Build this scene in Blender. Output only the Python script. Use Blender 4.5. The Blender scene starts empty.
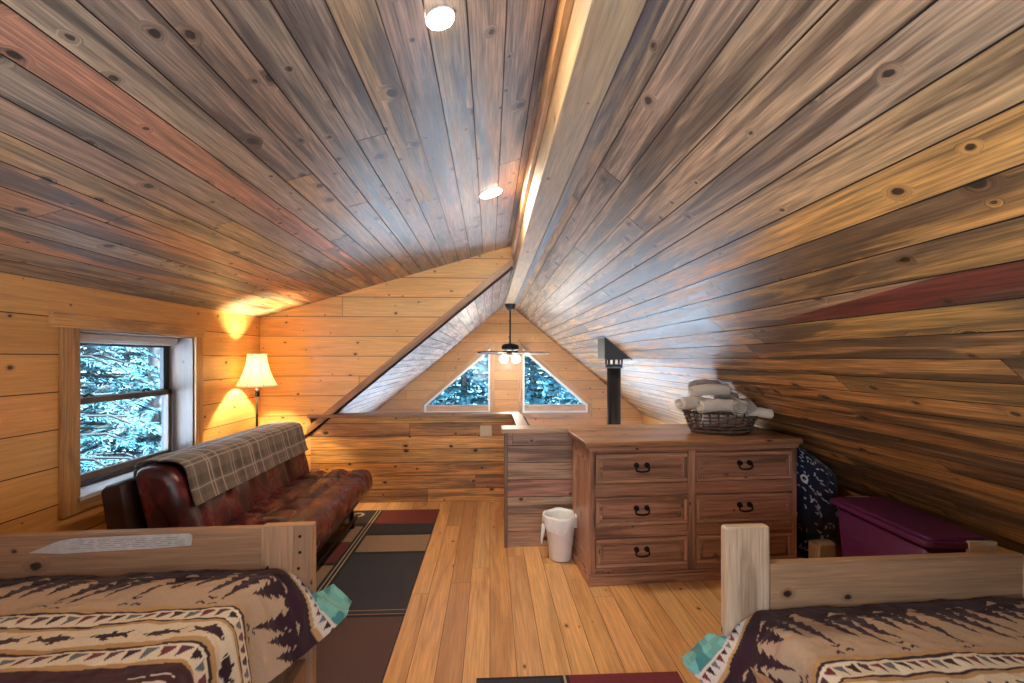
import bpy, bmesh, math, random
from math import sin, cos, pi, sqrt, radians, atan2, exp
from mathutils import Vector, Matrix, noise
random.seed(7)
sc = bpy.context.scene
COL = sc.collection

# ------------------------------------------------------------------ helpers: tags
def tag(o, label=None, cat=None, group=None, kind=None):
    if label: o['label'] = label
    if cat: o['category'] = cat
    if group: o['group'] = group
    if kind: o['kind'] = kind
    return o

def empty(name, loc=(0, 0, 0), rz=0.0, parent=None, **kw):
    o = bpy.data.objects.new(name, None)
    o.empty_display_size = .05
    COL.objects.link(o)
    o.location = loc
    o.rotation_euler = (0, 0, rz)
    if parent: o.parent = parent
    return tag(o, **kw)

def lin(r, g, b):
    f = lambda c: ((c / 255 + .055) / 1.055) ** 2.4 if c > 10 else c / 255 / 12.92
    return (f(r), f(g), f(b))

# ------------------------------------------------------------------ helpers: materials
def new_mat(name):
    m = bpy.data.materials.new(name)
    m.use_nodes = True
    m.node_tree.nodes.clear()
    return m, m.node_tree

def nd(t, typ, **kw):
    n = t.nodes.new(typ)
    for k, v in kw.items():
        if k == 'ins':
            for i, val in v.items():
                if hasattr(val, 'is_output'):
                    t.links.new(val, n.inputs[i])
                else:
                    n.inputs[i].default_value = val
        else:
            setattr(n, k, v)
    return n

def math_n(t, op, a, b=None, c=None, clamp=False):
    ins = {0: a}
    if b is not None: ins[1] = b
    if c is not None: ins[2] = c
    return nd(t, 'ShaderNodeMath', operation=op, use_clamp=clamp, ins=ins).outputs[0]

def mrange(t, v, a, b, c=0.0, d=1.0, smooth=True):
    n = nd(t, 'ShaderNodeMapRange', interpolation_type='SMOOTHSTEP' if smooth else 'LINEAR', ins={0: v})
    for i, x in zip((1, 2, 3, 4), (a, b, c, d)):
        if hasattr(x, 'is_output'): t.links.new(x, n.inputs[i])
        else: n.inputs[i].default_value = x
    return n.outputs[0]

def mixc(t, f, a, b, blend='MIX'):
    n = nd(t, 'ShaderNodeMix', data_type='RGBA', blend_type=blend)
    for i, x in ((0, f), (6, a), (7, b)):
        if hasattr(x, 'is_output'): t.links.new(x, n.inputs[i])
        elif i == 0: n.inputs[0].default_value = x
        else: n.inputs[i].default_value = (*x[:3], 1)
    return n.outputs[2]

def principled(t, color, rough=.5, metal=0.0, spec=.5, coat=0.0, coat_rough=.2, normal=None, **extra):
    p = nd(t, 'ShaderNodeBsdfPrincipled')
    def setin(k, v):
        if hasattr(v, 'is_output'): t.links.new(v, p.inputs[k])
        else: p.inputs[k].default_value = (*v[:3], 1) if isinstance(v, tuple) else v
    setin('Base Color', color); setin('Roughness', rough); setin('Metallic', metal)
    setin('Specular IOR Level', spec); setin('Coat Weight', coat); setin('Coat Roughness', coat_rough)
    if normal is not None: t.links.new(normal, p.inputs['Normal'])
    for k, v in extra.items(): setin(k.replace('_', ' '), v)
    out = nd(t, 'ShaderNodeOutputMaterial')
    t.links.new(p.outputs[0], out.inputs[0])
    return p

def pine(name, streak=(.1, .075, .06), samt=.55, sscale=9.0, sband=(.48, .66), knot=.62, ksize=1.0, kcol=(.022, .009, .006),
         rough=.45, coat=0.0, coat_rough=.25, grain=.35, bump=.12, kscale=(4.6, 6.5), spec=.5, gscale=60.0):
    """knotty boards: the board's own stain comes from the mesh attribute 'tint', grain runs along u"""
    m, t = new_mat(name)
    tint = nd(t, 'ShaderNodeAttribute', attribute_name='tint').outputs['Color']
    uv = nd(t, 'ShaderNodeUVMap', uv_map='uv').outputs[0]
    km = nd(t, 'ShaderNodeVectorMath', operation='MULTIPLY', ins={0: uv, 1: (kscale[0], kscale[1], 0)}).outputs[0]
    vor = nd(t, 'ShaderNodeTexVoronoi', voronoi_dimensions='2D', feature='F1', ins={'Vector': km, 'Scale': 1.0})
    dist = vor.outputs['Distance']
    sep = nd(t, 'ShaderNodeSeparateColor', ins={0: vor.outputs['Color']})
    exists = math_n(t, 'GREATER_THAN', sep.outputs[0], knot)
    rad = math_n(t, 'MULTIPLY_ADD', math_n(t, 'POWER', sep.outputs[1], 2.0), .10 * ksize, .04 * ksize)
    wob = nd(t, 'ShaderNodeTexNoise', noise_dimensions='2D', ins={'Vector': km, 'Scale': 6.0, 'Detail': 2.0}).outputs[0]
    dist2 = math_n(t, 'MULTIPLY_ADD', math_n(t, 'SUBTRACT', wob, .5), .07, dist)
    kmask = math_n(t, 'MULTIPLY', exists, mrange(t, dist2, math_n(t, 'MULTIPLY', rad, 1.15), math_n(t, 'MULTIPLY', rad, .8)))
    halo = math_n(t, 'MULTIPLY', exists, mrange(t, dist2, math_n(t, 'MULTIPLY', rad, 2.7), rad))
    gv = nd(t, 'ShaderNodeVectorMath', operation='MULTIPLY', ins={0: uv, 1: (2.2, gscale, 0)}).outputs[0]
    off = nd(t, 'ShaderNodeCombineXYZ', ins={1: math_n(t, 'MULTIPLY', halo, 3.5)}).outputs[0]
    gv = nd(t, 'ShaderNodeVectorMath', operation='ADD', ins={0: gv, 1: off}).outputs[0]
    g = nd(t, 'ShaderNodeTexNoise', noise_dimensions='2D', ins={'Vector': gv, 'Scale': 1.0, 'Detail': 4.0, 'Roughness': .62, 'Distortion': .25}).outputs[0]
    sv = nd(t, 'ShaderNodeVectorMath', operation='MULTIPLY', ins={0: uv, 1: (.75, sscale, 0)}).outputs[0]
    off2 = nd(t, 'ShaderNodeCombineXYZ', ins={1: math_n(t, 'MULTIPLY', halo, .3)}).outputs[0]
    sv = nd(t, 'ShaderNodeVectorMath', operation='ADD', ins={0: sv, 1: off2}).outputs[0]
    s = nd(t, 'ShaderNodeTexNoise', noise_dimensions='2D', ins={'Vector': sv, 'Scale': 1.0, 'Detail': 5.0, 'Roughness': .6, 'Distortion': .5}).outputs[0]
    sm = mrange(t, s, sband[0], sband[1])
    lo = mrange(t, s, sband[0] - .08, sband[0] - .26)
    c = mixc(t, math_n(t, 'MULTIPLY', sm, samt), tint, streak)
    warm = mixc(t, 1.0, tint, (1.45, 1.3, 1.1), 'MULTIPLY')
    c = mixc(t, math_n(t, 'MULTIPLY', lo, .6), c, warm)
    gf = mrange(t, g, .3, .7, 1 - grain, 1 + grain * .55, smooth=False)
    fv = nd(t, 'ShaderNodeVectorMath', operation='MULTIPLY', ins={0: gv, 1: (2.4, 3.6, 0)}).outputs[0]
    g2 = nd(t, 'ShaderNodeTexNoise', noise_dimensions='2D', ins={'Vector': fv, 'Scale': 1.0, 'Detail': 2.0}).outputs[0]
    gf = math_n(t, 'MULTIPLY', gf, mrange(t, g2, .32, .68, 1 - grain * .7, 1 + grain * .35, smooth=False))
    gcol = nd(t, 'ShaderNodeCombineColor', ins={0: gf, 1: gf, 2: gf}).outputs[0]
    c = mixc(t, 1.0, c, gcol, 'MULTIPLY')
    c = mixc(t, math_n(t, 'MULTIPLY', halo, .42), c, mixc(t, 1.0, c, (.42, .33, .28), 'MULTIPLY'))
    c = mixc(t, math_n(t, 'MULTIPLY', kmask, .93), c, kcol)
    b = nd(t, 'ShaderNodeBump', ins={'Strength': bump, 'Distance': .01, 'Height': g}).outputs[0]
    r = mrange(t, g, .2, .8, rough - .06, rough + .1, smooth=False)
    principled(t, c, r, coat=coat, coat_rough=coat_rough, normal=b, spec=spec)
    return m

def plain(name, color, rough=.5, metal=0.0, var=.08, scale=30.0, bump=0.0, spec=.5, coat=0.0, **kw):
    m, t = new_mat(name)
    tc = nd(t, 'ShaderNodeTexCoord').outputs['Object']
    n = nd(t, 'ShaderNodeTexNoise', ins={'Vector': tc, 'Scale': scale, 'Detail': 4.0}).outputs[0]
    f = mrange(t, n, .25, .75, 1 - var, 1 + var, smooth=False)
    c = mixc(t, 1.0, color, nd(t, 'ShaderNodeCombineColor', ins={0: f, 1: f, 2: f}).outputs[0], 'MULTIPLY')
    nm = nd(t, 'ShaderNodeBump', ins={'Strength': bump, 'Distance': .005, 'Height': n}).outputs[0] if bump else None
    principled(t, c, rough, metal, spec, coat, normal=nm, **kw)
    return m

def cloth(name, rough=.9, var=.12, scale=260.0, bump=.3, sheen=.15):
    """fabric whose woven or printed colours sit in the mesh attribute 'tint'"""
    m, t = new_mat(name)
    tint = nd(t, 'ShaderNodeAttribute', attribute_name='tint').outputs['Color']
    tc = nd(t, 'ShaderNodeTexCoord').outputs['Object']
    n = nd(t, 'ShaderNodeTexNoise', ins={'Vector': tc, 'Scale': scale, 'Detail': 3.0}).outputs[0]
    f = mrange(t, n, .25, .75, 1 - var, 1 + var, smooth=False)
    c = mixc(t, 1.0, tint, nd(t, 'ShaderNodeCombineColor', ins={0: f, 1: f, 2: f}).outputs[0], 'MULTIPLY')
    nm = nd(t, 'ShaderNodeBump', ins={'Strength': bump, 'Distance': .003, 'Height': n}).outputs[0]
    principled(t, c, rough, normal=nm, spec=.2, Sheen_Weight=sheen)
    return m

def emit(name, color, strength):
    m, t = new_mat(name)
    e = nd(t, 'ShaderNodeEmission', ins={0: (*color, 1), 1: strength})
    t.links.new(e.outputs[0], nd(t, 'ShaderNodeOutputMaterial').inputs[0])
    return m

def glass(name):
    m, t = new_mat(name)
    tr = nd(t, 'ShaderNodeBsdfTransparent', ins={0: (.93, .97, .98, 1)})
    gl = nd(t, 'ShaderNodeBsdfGlossy', ins={'Roughness': .02})
    fc = nd(t, 'ShaderNodeLayerWeight', ins={0: .5}).outputs['Facing']
    fr = math_n(t, 'MULTIPLY_ADD', math_n(t, 'POWER', fc, 5.0), .9, .05)
    mx = nd(t, 'ShaderNodeMixShader', ins={0: fr, 1: tr.outputs[0], 2: gl.outputs[0]})
    t.links.new(mx.outputs[0], nd(t, 'ShaderNodeOutputMaterial').inputs[0])
    return m

# ------------------------------------------------------------------ helpers: meshes
class MB:
    def __init__(s): s.v, s.f, s.mi, s.uv, s.c, s.sm = [], [], [], [], [], []
    def poly(s, pts, uvs=None, col=(1, 1, 1), mat=0, smooth=False):
        i = len(s.v); s.v += [tuple(p) for p in pts]
        s.face(list(range(i, i + len(pts))), uvs, col, mat, smooth)
    def face(s, idx, uvs=None, col=(1, 1, 1), mat=0, smooth=False):
        s.f.append(idx); s.mi.append(mat); s.sm.append(smooth)
        s.uv += uvs if uvs else [(0, 0)] * len(idx)
        s.c += [col] * len(idx) if not isinstance(col, list) else col
    def box(s, a, b, col=(1, 1, 1), along=0, mat=0, M=None, seed=None):
        """axis box a..b; grain along axis `along`"""
        ru, rv = random.uniform(0, 40), random.uniform(0, 40)
        P = [Vector((x, y, z)) for x in (a[0], b[0]) for y in (a[1], b[1]) for z in (a[2], b[2])]
        i = len(s.v)
        s.v += [tuple(M @ p) if M else tuple(p) for p in P]
        oth = [k for k in range(3) if k != along]
        for q in ((0, 1, 3, 2), (4, 6, 7, 5), (0, 4, 5, 1), (2, 3, 7, 6), (0, 2, 6, 4), (1, 5, 7, 3)):
            pts = [P[k] for k in q]
            ext = [max(p[k] for p in pts) - min(p[k] for p in pts) for k in range(3)]
            if ext[along] < 1e-9: uvs = [(p[oth[0]] * .3 + ru, p[oth[1]] + rv) for p in pts]
            else:
                w = oth[0] if ext[oth[0]] > 1e-9 else oth[1]
                uvs = [(p[along] + ru, p[w] + rv + w * 3.3) for p in pts]
            s.face([i + k for k in q], uvs, col, mat)
        return s
    def tube(s, path, r, n=10, col=(1, 1, 1), mat=0, cap=True, closed=False):
        path = [Vector(p) for p in path]; N = len(path); base = len(s.v)
        R = r if isinstance(r, (list, tuple)) else [r] * N
        prev = None
        for k, p in enumerate(path):
            if closed: d = path[(k + 1) % N] - path[k - 1]
            else: d = path[min(k + 1, N - 1)] - path[max(k - 1, 0)]
            d.normalize()
            if prev is None:
                a = Vector((0, 0, 1)) if abs(d.z) < .9 else Vector((1, 0, 0))
                x = d.cross(a).normalized()
            else:
                x = prev - d * prev.dot(d)
                x = x.normalized() if x.length > 1e-6 else prev
            prev = x; y = d.cross(x)
            for j in range(n):
                w = 2 * pi * j / n
                s.v.append(tuple(p + (x * cos(w) + y * sin(w)) * R[k]))
        for k in range(N if closed else N - 1):
            k2 = (k + 1) % N
            for j in range(n):
                j2 = (j + 1) % n
                s.face([base + k * n + j, base + k * n + j2, base + k2 * n + j2, base + k2 * n + j], None, col, mat, True)
        if cap and not closed:
            s.face([base + j for j in range(n)][::-1], None, col, mat)
            s.face([base + (N - 1) * n + j for j in range(n)], None, col, mat)
        return s
    def lathe(s, prof, c=(0, 0, 0), n=28, col=(1, 1, 1), mat=0, sx=1.0, sy=1.0, capb=False, capt=False):
        base = len(s.v); N = len(prof)
        for r, z in prof:
            for j in range(n):
                w = 2 * pi * j / n
                s.v.append((c[0] + r * cos(w) * sx, c[1] + r * sin(w) * sy, c[2] + z))
        for k in range(N - 1):
            for j in range(n):
                j2 = (j + 1) % n
                s.face([base + k * n + j, base + k * n + j2, base + (k + 1) * n + j2, base + (k + 1) * n + j], None, col, mat, True)
        if capb: s.face([base + j for j in range(n)][::-1], None, col, mat)
        if capt: s.face([base + (N - 1) * n + j for j in range(n)], None, col, mat)
        return s
    def grid(s, fn, nu, nv, colfn=None, mat=0, smooth=True, close_u=False, uvs=None):
        base = len(s.v); C = []
        for i in range(nu):
            for j in range(nv):
                s.v.append(tuple(fn(i / (nu - 1) if not close_u else i / nu, j / (nv - 1))))
                C.append(colfn(i / (nu - 1), j / (nv - 1)) if colfn else (1, 1, 1))
        for i in range(nu if close_u else nu - 1):
            i2 = (i + 1) % nu
            for j in range(nv - 1):
                k = (i * nv + j, i2 * nv + j, i2 * nv + j + 1, i * nv + j + 1)
                s.face([base + q for q in k], None, [C[q] for q in k], mat, smooth)
        return base
    def build(s, name, mats, parent=None, bevel=0.0, seg=2, solid=0.0, kind=None, weld=False, loc=None, offset=-1.0):
        me = bpy.data.meshes.new(name)
        me.from_pydata(s.v, [], s.f)
        if not isinstance(mats, (list, tuple)): mats = [mats]
        for m in mats: me.materials.append(m)
        me.polygons.foreach_set('material_index', s.mi)
        me.polygons.foreach_set('use_smooth', s.sm)
        u = me.uv_layers.new(name='uv')
        u.data.foreach_set('uv', [x for p in s.uv for x in p])
        ca = me.color_attributes.new('tint', 'FLOAT_COLOR', 'CORNER')
        ca.data.foreach_set('color', [x for p in s.c for x in (p[0], p[1], p[2], 1.0)])
        me.validate()
        if weld or True:
            bm = bmesh.new(); bm.from_mesh(me)
            if weld: bmesh.ops.remove_doubles(bm, verts=bm.verts, dist=1e-5)
            bmesh.ops.recalc_face_normals(bm, faces=bm.faces)
            bm.to_mesh(me); bm.free()
        o = bpy.data.objects.new(name, me)
        COL.objects.link(o)
        if loc: o.location = loc
        if parent: o.parent = parent
        if solid:
            md = o.modifiers.new('thickness', 'SOLIDIFY'); md.thickness = solid; md.offset = offset
        if bevel:
            md = o.modifiers.new('bevel', 'BEVEL'); md.width = bevel; md.segments = seg; md.limit_method = 'ANGLE'; md.angle_limit = radians(40)
        if kind: o['kind'] = kind
        return o

def clip(poly, a, b, c):
    """keep the part of a convex polygon where a*u + b*v <= c"""
    out = []
    for i in range(len(poly)):
        p, q = poly[i], poly[(i + 1) % len(poly)]
        dp, dq = a * p[0] + b * p[1] - c, a * q[0] + b * q[1] - c
        if dp <= 0: out.append(p)
        if (dp < 0 < dq) or (dq < 0 < dp):
            k = dp / (dp - dq)
            out.append((p[0] + (q[0] - p[0]) * k, p[1] + (q[1] - p[1]) * k))
    return out

def panels(name, O, U, V, N, polys, w, v0, palette, mats, joint=2.6, gap=.0045, depth=.007, seed=1, parent=None, kind='structure', accents=None, thick=.03):
    """tongue-and-groove boards: each board a strip, with dark grooves between, on one backing"""
    O, U, V, N = Vector(O), Vector(U).normalized(), Vector(V).normalized(), Vector(N).normalized()
    P3 = lambda u, v, d: O + U * u + V * v - N * d
    mb = MB()
    for poly in polys:
        mb.poly([P3(u, v, depth) for u, v in poly], None, (1, 1, 1), 1)
        mb.poly([P3(u, v, depth + thick) for u, v in poly], None, (1, 1, 1), 1)
        for i in range(len(poly)):
            p, q = poly[i], poly[(i + 1) % len(poly)]
            mb.poly([P3(*p, 0), P3(*q, 0), P3(*q, depth + thick), P3(*p, depth + thick)], None, (1, 1, 1), 1)
        vmin, vmax = min(p[1] for p in poly), max(p[1] for p in poly)
        umin, umax = min(p[0] for p in poly), max(p[0] for p in poly)
        i0, i1 = math.floor((vmin - v0) / w), math.ceil((vmax - v0) / w)
        for i in range(i0, i1):
            a, b = v0 + i * w + gap / 2, v0 + (i + 1) * w - gap / 2
            strip = clip(clip(poly, 0, 1, b), 0, -1, -a)
            if len(strip) < 3: continue
            rr = random.Random(seed * 7919 + i)
            ph = rr.uniform(0, joint)
            j0 = math.floor((umin - ph) / joint)
            j = j0
            while ph + j * joint < umax:
                ua, ub = ph + j * joint + gap * .3, ph + (j + 1) * joint - gap * .3
                pc = clip(clip(strip, 1, 0, ub), -1, 0, -ua)
                j += 1
                if len(pc) < 3: continue
                r2 = random.Random(seed * 7919 + i * 131 + j)
                ru, rv = r2.uniform(0, 60), r2.uniform(0, 60)
                col = palette(r2, i, (ua + ub) / 2)
                subs = [(pc, col)]
                if accents and i in accents: subs = accents[i](pc, a, b, col)
                for q, cc in subs:
                    if len(q) < 3: continue
                    mb.poly([P3(u, v, 0) for u, v in q], [(u + ru, v + rv) for u, v in q], cc, 0)
                    for k in range(len(q)):
                        e, f = q[k], q[(k + 1) % len(q)]
                        mb.poly([P3(*e, 0), P3(*e, depth), P3(*f, depth), P3(*f, 0)], None, (1, 1, 1), 1)
    me = mb
    o = me.build(name, mats, parent, kind=kind)
    return o

def jit(r, c, a=.12, hue=.04):
    k = 1 + r.uniform(-a, a)
    return (max(0, c[0] * k * (1 + r.uniform(-hue, hue))), max(0, c[1] * k), max(0, c[2] * k * (1 + r.uniform(-hue, hue))))

# ------------------------------------------------------------------ materials
M = {}
M['ceil'] = pine('stained_ceiling_pine', streak=(.07, .048, .04), samt=.8, sscale=10, sband=(.46, .64), knot=.46, ksize=1.0, kscale=(5.4, 7.0), kcol=(.012, .005, .004), rough=.46, coat=.10, coat_rough=.3, grain=.50, bump=.12, gscale=40, spec=.5)
M['ceil_r'] = pine('blue_stain_ceiling_pine', streak=(.085, .048, .028), samt=.82, sscale=11, sband=(.44, .58), knot=.52, ksize=1.0, kscale=(5.4, 7.0), kcol=(.012, .005, .004), rough=.46, coat=.10, coat_rough=.3, grain=.52, bump=.12, gscale=40, spec=.5)
M['wall'] = pine('clear_yellow_pine', streak=(.40, .18, .055), samt=.45, sscale=6, sband=(.5, .75), knot=.55, ksize=.55, kcol=(.05, .015, .008), rough=.42, coat=.15, grain=.13, bump=.05)
M['half'] = pine('streaked_half_wall_pine', streak=(.11, .06, .04), samt=.7, sscale=11, sband=(.48, .66), knot=.62, ksize=.8, rough=.45, coat=.1, grain=.4)
M['floor'] = pine('honey_floor_pine', streak=(.33, .14, .05), samt=.4, sscale=8, knot=.82, ksize=.55, kcol=(.07, .025, .012), rough=.32, coat=.3, coat_rough=.2, grain=.2, bump=.05)
M['groove'] = plain('dark_groove', (.035, .018, .01), .8)
M['beam'] = pine('rough_sawn_beam', streak=(.5, .28, .12), samt=.4, knot=.72, ksize=.5, rough=.6, grain=.25, bump=.3, gscale=35)
M['trim'] = pine('brown_trim_pine', streak=(.12, .05, .025), samt=.5, knot=.75, ksize=.5, rough=.42, coat=.15, grain=.3)
M['bedwood'] = pine('smooth_bed_pine', streak=(.22, .11, .06), samt=.5, sscale=10, knot=.6, ksize=.8, rough=.45, coat=.1, grain=.22, bump=.06)
M['dresser'] = pine('rustic_dresser_pine', streak=(.05, .02, .013), samt=.65, sscale=10, sband=(.48, .68), knot=.74, ksize=.7, rough=.38, coat=.2, grain=.35)
M['white_vinyl'] = plain('white_window_vinyl', (.78, .8, .82), .35, var=.02)
M['tan_vinyl'] = plain('tan_window_sash', (.11, .078, .058), .45, var=.06)
M['grey_vinyl'] = plain('grey_window_frame', (.02, .025, .035), .45, var=.05)
M['glass'] = glass('window_glass')
M['black'] = plain('black_iron', (.012, .011, .012), .45, .6, var=.2)
M['stove'] = plain('stove_pipe_black', (.02, .018, .02), .5, .3, var=.2, scale=12)
M['bronze'] = plain('dark_bronze', (.03, .018, .012), .35, .7)
M['white_plastic'] = plain('white_plastic', (.86, .89, .94), .4, var=.02)
M['bag'] = plain('thin_white_bag', (.85, .87, .9), .35, var=.05, scale=40, bump=.3)
M['almond'] = plain('almond_plastic', (.62, .5, .36), .4, var=.03)
M['cloth'] = cloth('printed_cotton')
M['plaid'] = cloth('woven_throw', scale=420, var=.2, bump=.5, sheen=.3)
M['rug'] = cloth('flat_rug_pile', scale=300, var=.35, bump=.8, sheen=.1)
M['towel'] = plain('white_terry', (.66, .61, .57), .95, var=.12, scale=160, bump=.8)
M['towel_grey'] = plain('grey_terry', (.40, .36, .35), .95, var=.14, scale=160, bump=.8)
M['wicker'] = plain('brown_wicker', (.055, .025, .016), .5, var=.35, scale=70, bump=.3)
M['wicker_pale'] = plain('pale_wicker', (.15, .085, .06), .5, var=.3, scale=70, bump=.3)
M['tote'] = plain('purple_tote_plastic', (.11, .016, .072), .38, var=.08, scale=8)
M['paper'] = plain('torn_paper', (.5, .47, .47), .8, var=.15, scale=50)
M['bounce_ground'] = plain('white_bounce_ground', (.8, .85, .92), .8, var=.06, scale=1.5)
M['bark'] = plain('fir_bark', (.025, .026, .028), .9, var=.3, scale=12)
M['mdf'] = plain('pale_cardboard', (.42, .29, .18), .8, var=.1)

def leather():
    m, t = new_mat('burgundy_leather')
    tc = nd(t, 'ShaderNodeTexCoord').outputs['Object']
    a = nd(t, 'ShaderNodeTexNoise', ins={'Vector': tc, 'Scale': 7.0, 'Detail': 5.0, 'Roughness': .6}).outputs[0]
    b = nd(t, 'ShaderNodeTexNoise', ins={'Vector': tc, 'Scale': 180.0, 'Detail': 2.0}).outputs[0]
    w = nd(t, 'ShaderNodeTexNoise', ins={'Vector': tc, 'Scale': 16.0, 'Detail': 4.0, 'Distortion': 1.2}).outputs[0]
    c = mixc(t, mrange(t, a, .4, .62), (.032, .007, .011), (.13, .018, .025))
    c = mixc(t, mrange(t, a, .58, .80), c, (.22, .085, .045))
    h = math_n(t, 'MULTIPLY_ADD', w, .6, math_n(t, 'MULTIPLY', b, .12))
    nm = nd(t, 'ShaderNodeBump', ins={'Strength': .35, 'Distance': .012, 'Height': h}).outputs[0]
    principled(t, c, mrange(t, a, .3, .7, .38, .24), normal=nm, coat=.25, coat_rough=.3)
    return m
M['leather'] = leather()
M['leather_dark'] = plain('dark_brown_leather', (.03, .012, .01), .45, var=.2, scale=9, bump=.1)

def shade_mat():
    m, t = new_mat('cream_lamp_shade')
    d = nd(t, 'ShaderNodeBsdfDiffuse', ins={0: (.92, .88, .78, 1)})
    tr = nd(t, 'ShaderNodeBsdfTranslucent', ins={0: (.95, .9, .74, 1)})
    mx = nd(t, 'ShaderNodeMixShader', ins={0: .6, 1: d.outputs[0], 2: tr.outputs[0]})
    t.links.new(mx.outputs[0], nd(t, 'ShaderNodeOutputMaterial').inputs[0])
    return m
M['shade'] = shade_mat()

def needles():
    m, t = new_mat('blue_green_needles')
    tint = nd(t, 'ShaderNodeAttribute', attribute_name='tint').outputs['Color']
    p = principled(t, tint, .95, spec=.1)
    return m
M['needles'] = needles()

# ------------------------------------------------------------------ constants of the room (metres; camera at the origin of the floor plan)
XL, YA, YB, YG, YBACK = -2.245, 4.56, 3.44, 7.9, -1.5
SR, XR0, ZR0 = .815, .425, 2.28           # right roof: slope and its upper edge beside the beam
roofR = lambda x: ZR0 - SR * (x - XR0)
SD, XB, ZD0 = .298, .235, 2.56            # dormer ceiling
dorm = lambda x: ZD0 - SD * (XB - x)
SL = .83
roofL = lambda x: 2.33 - SL * (XB - x)
XE = 2.69                                  # right eave
ZGR = -2.4                                 # great room floor

def pal(cols, a=.14, hue=.06):
    def f(r, i, u): return jit(r, r.choice(cols), a, hue)
    return f

CL = [(.34, .205, .125), (.29, .19, .135), (.42, .24, .125), (.46, .26, .115), (.32, .205, .14), (.37, .24, .155)]
def pal_dormer(r, i, u):
    x = -i * .125
    if i in (14, 15, 17): return jit(r, (.55, .23, .10), .1)
    if i in (10,): return jit(r, (.52, .21, .12), .1)
    if i >= 16: return jit(r, (.44, .28, .16), .12)
    return jit(r, r.choice(CL), .14, .05)
CR = [(.46, .225, .08), (.38, .20, .085), (.54, .26, .08), (.41, .22, .10), (.58, .28, .085)]
def pal_right(r, i, u):
    if i < 5: return jit(r, r.choice([(.42, .245, .14), (.48, .27, .125), (.38, .235, .15)]), .12)
    return jit(r, r.choice(CR), .16, .06)
WALLC = [(.79, .40, .125), (.83, .435, .15), (.76, .375, .115)]
HALFC = [(.62, .30, .10), (.54, .235, .085), (.70, .36, .12), (.46, .22, .095)]
FLOORC = [(.74, .40, .165), (.78, .44, .19), (.70, .37, .15), (.75, .43, .20)]
def pal_floor(r, i, u):
    if i == -2: return jit(r, (.54, .28, .12), .06)
    if i == -3 and u > 3: return jit(r, (.56, .29, .12), .06)
    return jit(r, r.choice(FLOORC), .09, .04)

G = M['groove']
# ------------------------------------------------------------------ setting
panels('floor', (0, 0, 0), (0, 1, 0), (1, 0, 0), (0, 0, 1),
       [[(YBACK, XL), (YB + .04, XL), (YB + .04, XE), (YBACK, XE)], [(YB + .04, XL), (YA, XL), (YA, .33), (YB + .04, .33)]],
       .1235, 0.0, pal_floor, [M['floor'], G], joint=3.1, gap=.0025, depth=.004, seed=3, thick=.2)

# dormer ceiling: v runs down the slope from the beam
cs = 1 / sqrt(1 + SD * SD)
LD = (XB - XL) / cs
panels('ceiling', (XB, 0, ZD0), (0, 1, 0), (-cs, 0, -SD * cs), (SD * cs, 0, -cs),
       [[(YBACK, 0), (YA, 0), (YA, LD), (YBACK, LD)]], .1255, .066, pal_dormer, [M['ceil'], G], joint=3.3, seed=11)

# right roof slope from behind the camera right through to the gable
cr = 1 / sqrt(1 + SR * SR)
LR = (XE - XR0 + .03) / cr
RED = (.17, .034, .02)
def red_board(pc, a, b, col):
    # heartwood wedge: widens towards the near end of the board
    near, far = clip(pc, 1, 0, 2.2), clip(pc, -1, 0, -2.2)
    k = (b - a) / 1.05
    return [(far, col), (clip(near, -k, 1, b - 2.2 * k), (.36, .2, .1)), (clip(near, k, -1, 2.2 * k - b), RED)]
ired = math.floor(((1.268 - XR0) / cr - .09) / .118)
panels('ceiling', (XR0 - .03, 0, ZR0 + .03 * SR), (0, 1, 0), (cr, 0, -SR * cr), (-SR * cr, 0, -cr),
       [[(YBACK, 0), (YG, 0), (YG, LR), (YBACK, LR)]], .118, .13 - .03 / cr + .0, pal_right, [M['ceil_r'], G], joint=2.9, seed=23,
       accents={ired: red_board})

# far-left main roof, seen through the triangular opening
cl = 1 / sqrt(1 + SL * SL)
LL = (XB + 2.25) / cl
panels('ceiling', (XB, 0, roofL(XB)), (0, 1, 0), (-cl, 0, -SL * cl), (SL * cl, 0, -cl),
       [[(YA, 0), (YG, 0), (YG, LL), (YA, LL)]], .118, .03, pal([(.42, .31, .26), (.46, .34, .28), (.36, .28, .25)]), [M['ceil'], G], joint=2.2, seed=31)

# left wall with its window opening
WY0, WY1, WZ0, WZ1 = 2.585, 3.56, .675, 1.59
ZT = dorm(XL)
panels('wall_left', (XL, 0, 0), (0, 1, 0), (0, 0, 1), (1, 0, 0),
       [[(YBACK, 0), (WY0, 0), (WY0, ZT), (YBACK, ZT)], [(WY0, 0), (WY1, 0), (WY1, WZ0), (WY0, WZ0)],
        [(WY0, WZ1), (WY1, WZ1), (WY1, ZT), (WY0, ZT)], [(WY1, 0), (YA, 0), (YA, ZT), (WY1, ZT)]],
       .195, .083, pal(WALLC, .08, .03), [M['wall'], G], joint=4.1, seed=41, gap=.005, thick=.13)

# triangular dormer cheek wall at the loft's far edge (above and left of the sloping trim)
tr = lambda x: 2.366 - .832 * (XB - x)
XT = -1.76
panels('wall_far', (0, YA, 0), (1, 0, 0), (0, 0, 1), (0, -1, 0),
       [[(XL, 0), (XT, 0), (XT, dorm(XT)), (XL, dorm(XL))], [(XT, tr(XT)), (XB, tr(XB)), (XB, dorm(XB)), (XT, dorm(XT))]],
       .195, .083, pal(WALLC, .08, .03), [M['wall'], G], joint=9.0, seed=45, gap=.005, thick=.12)

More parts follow.
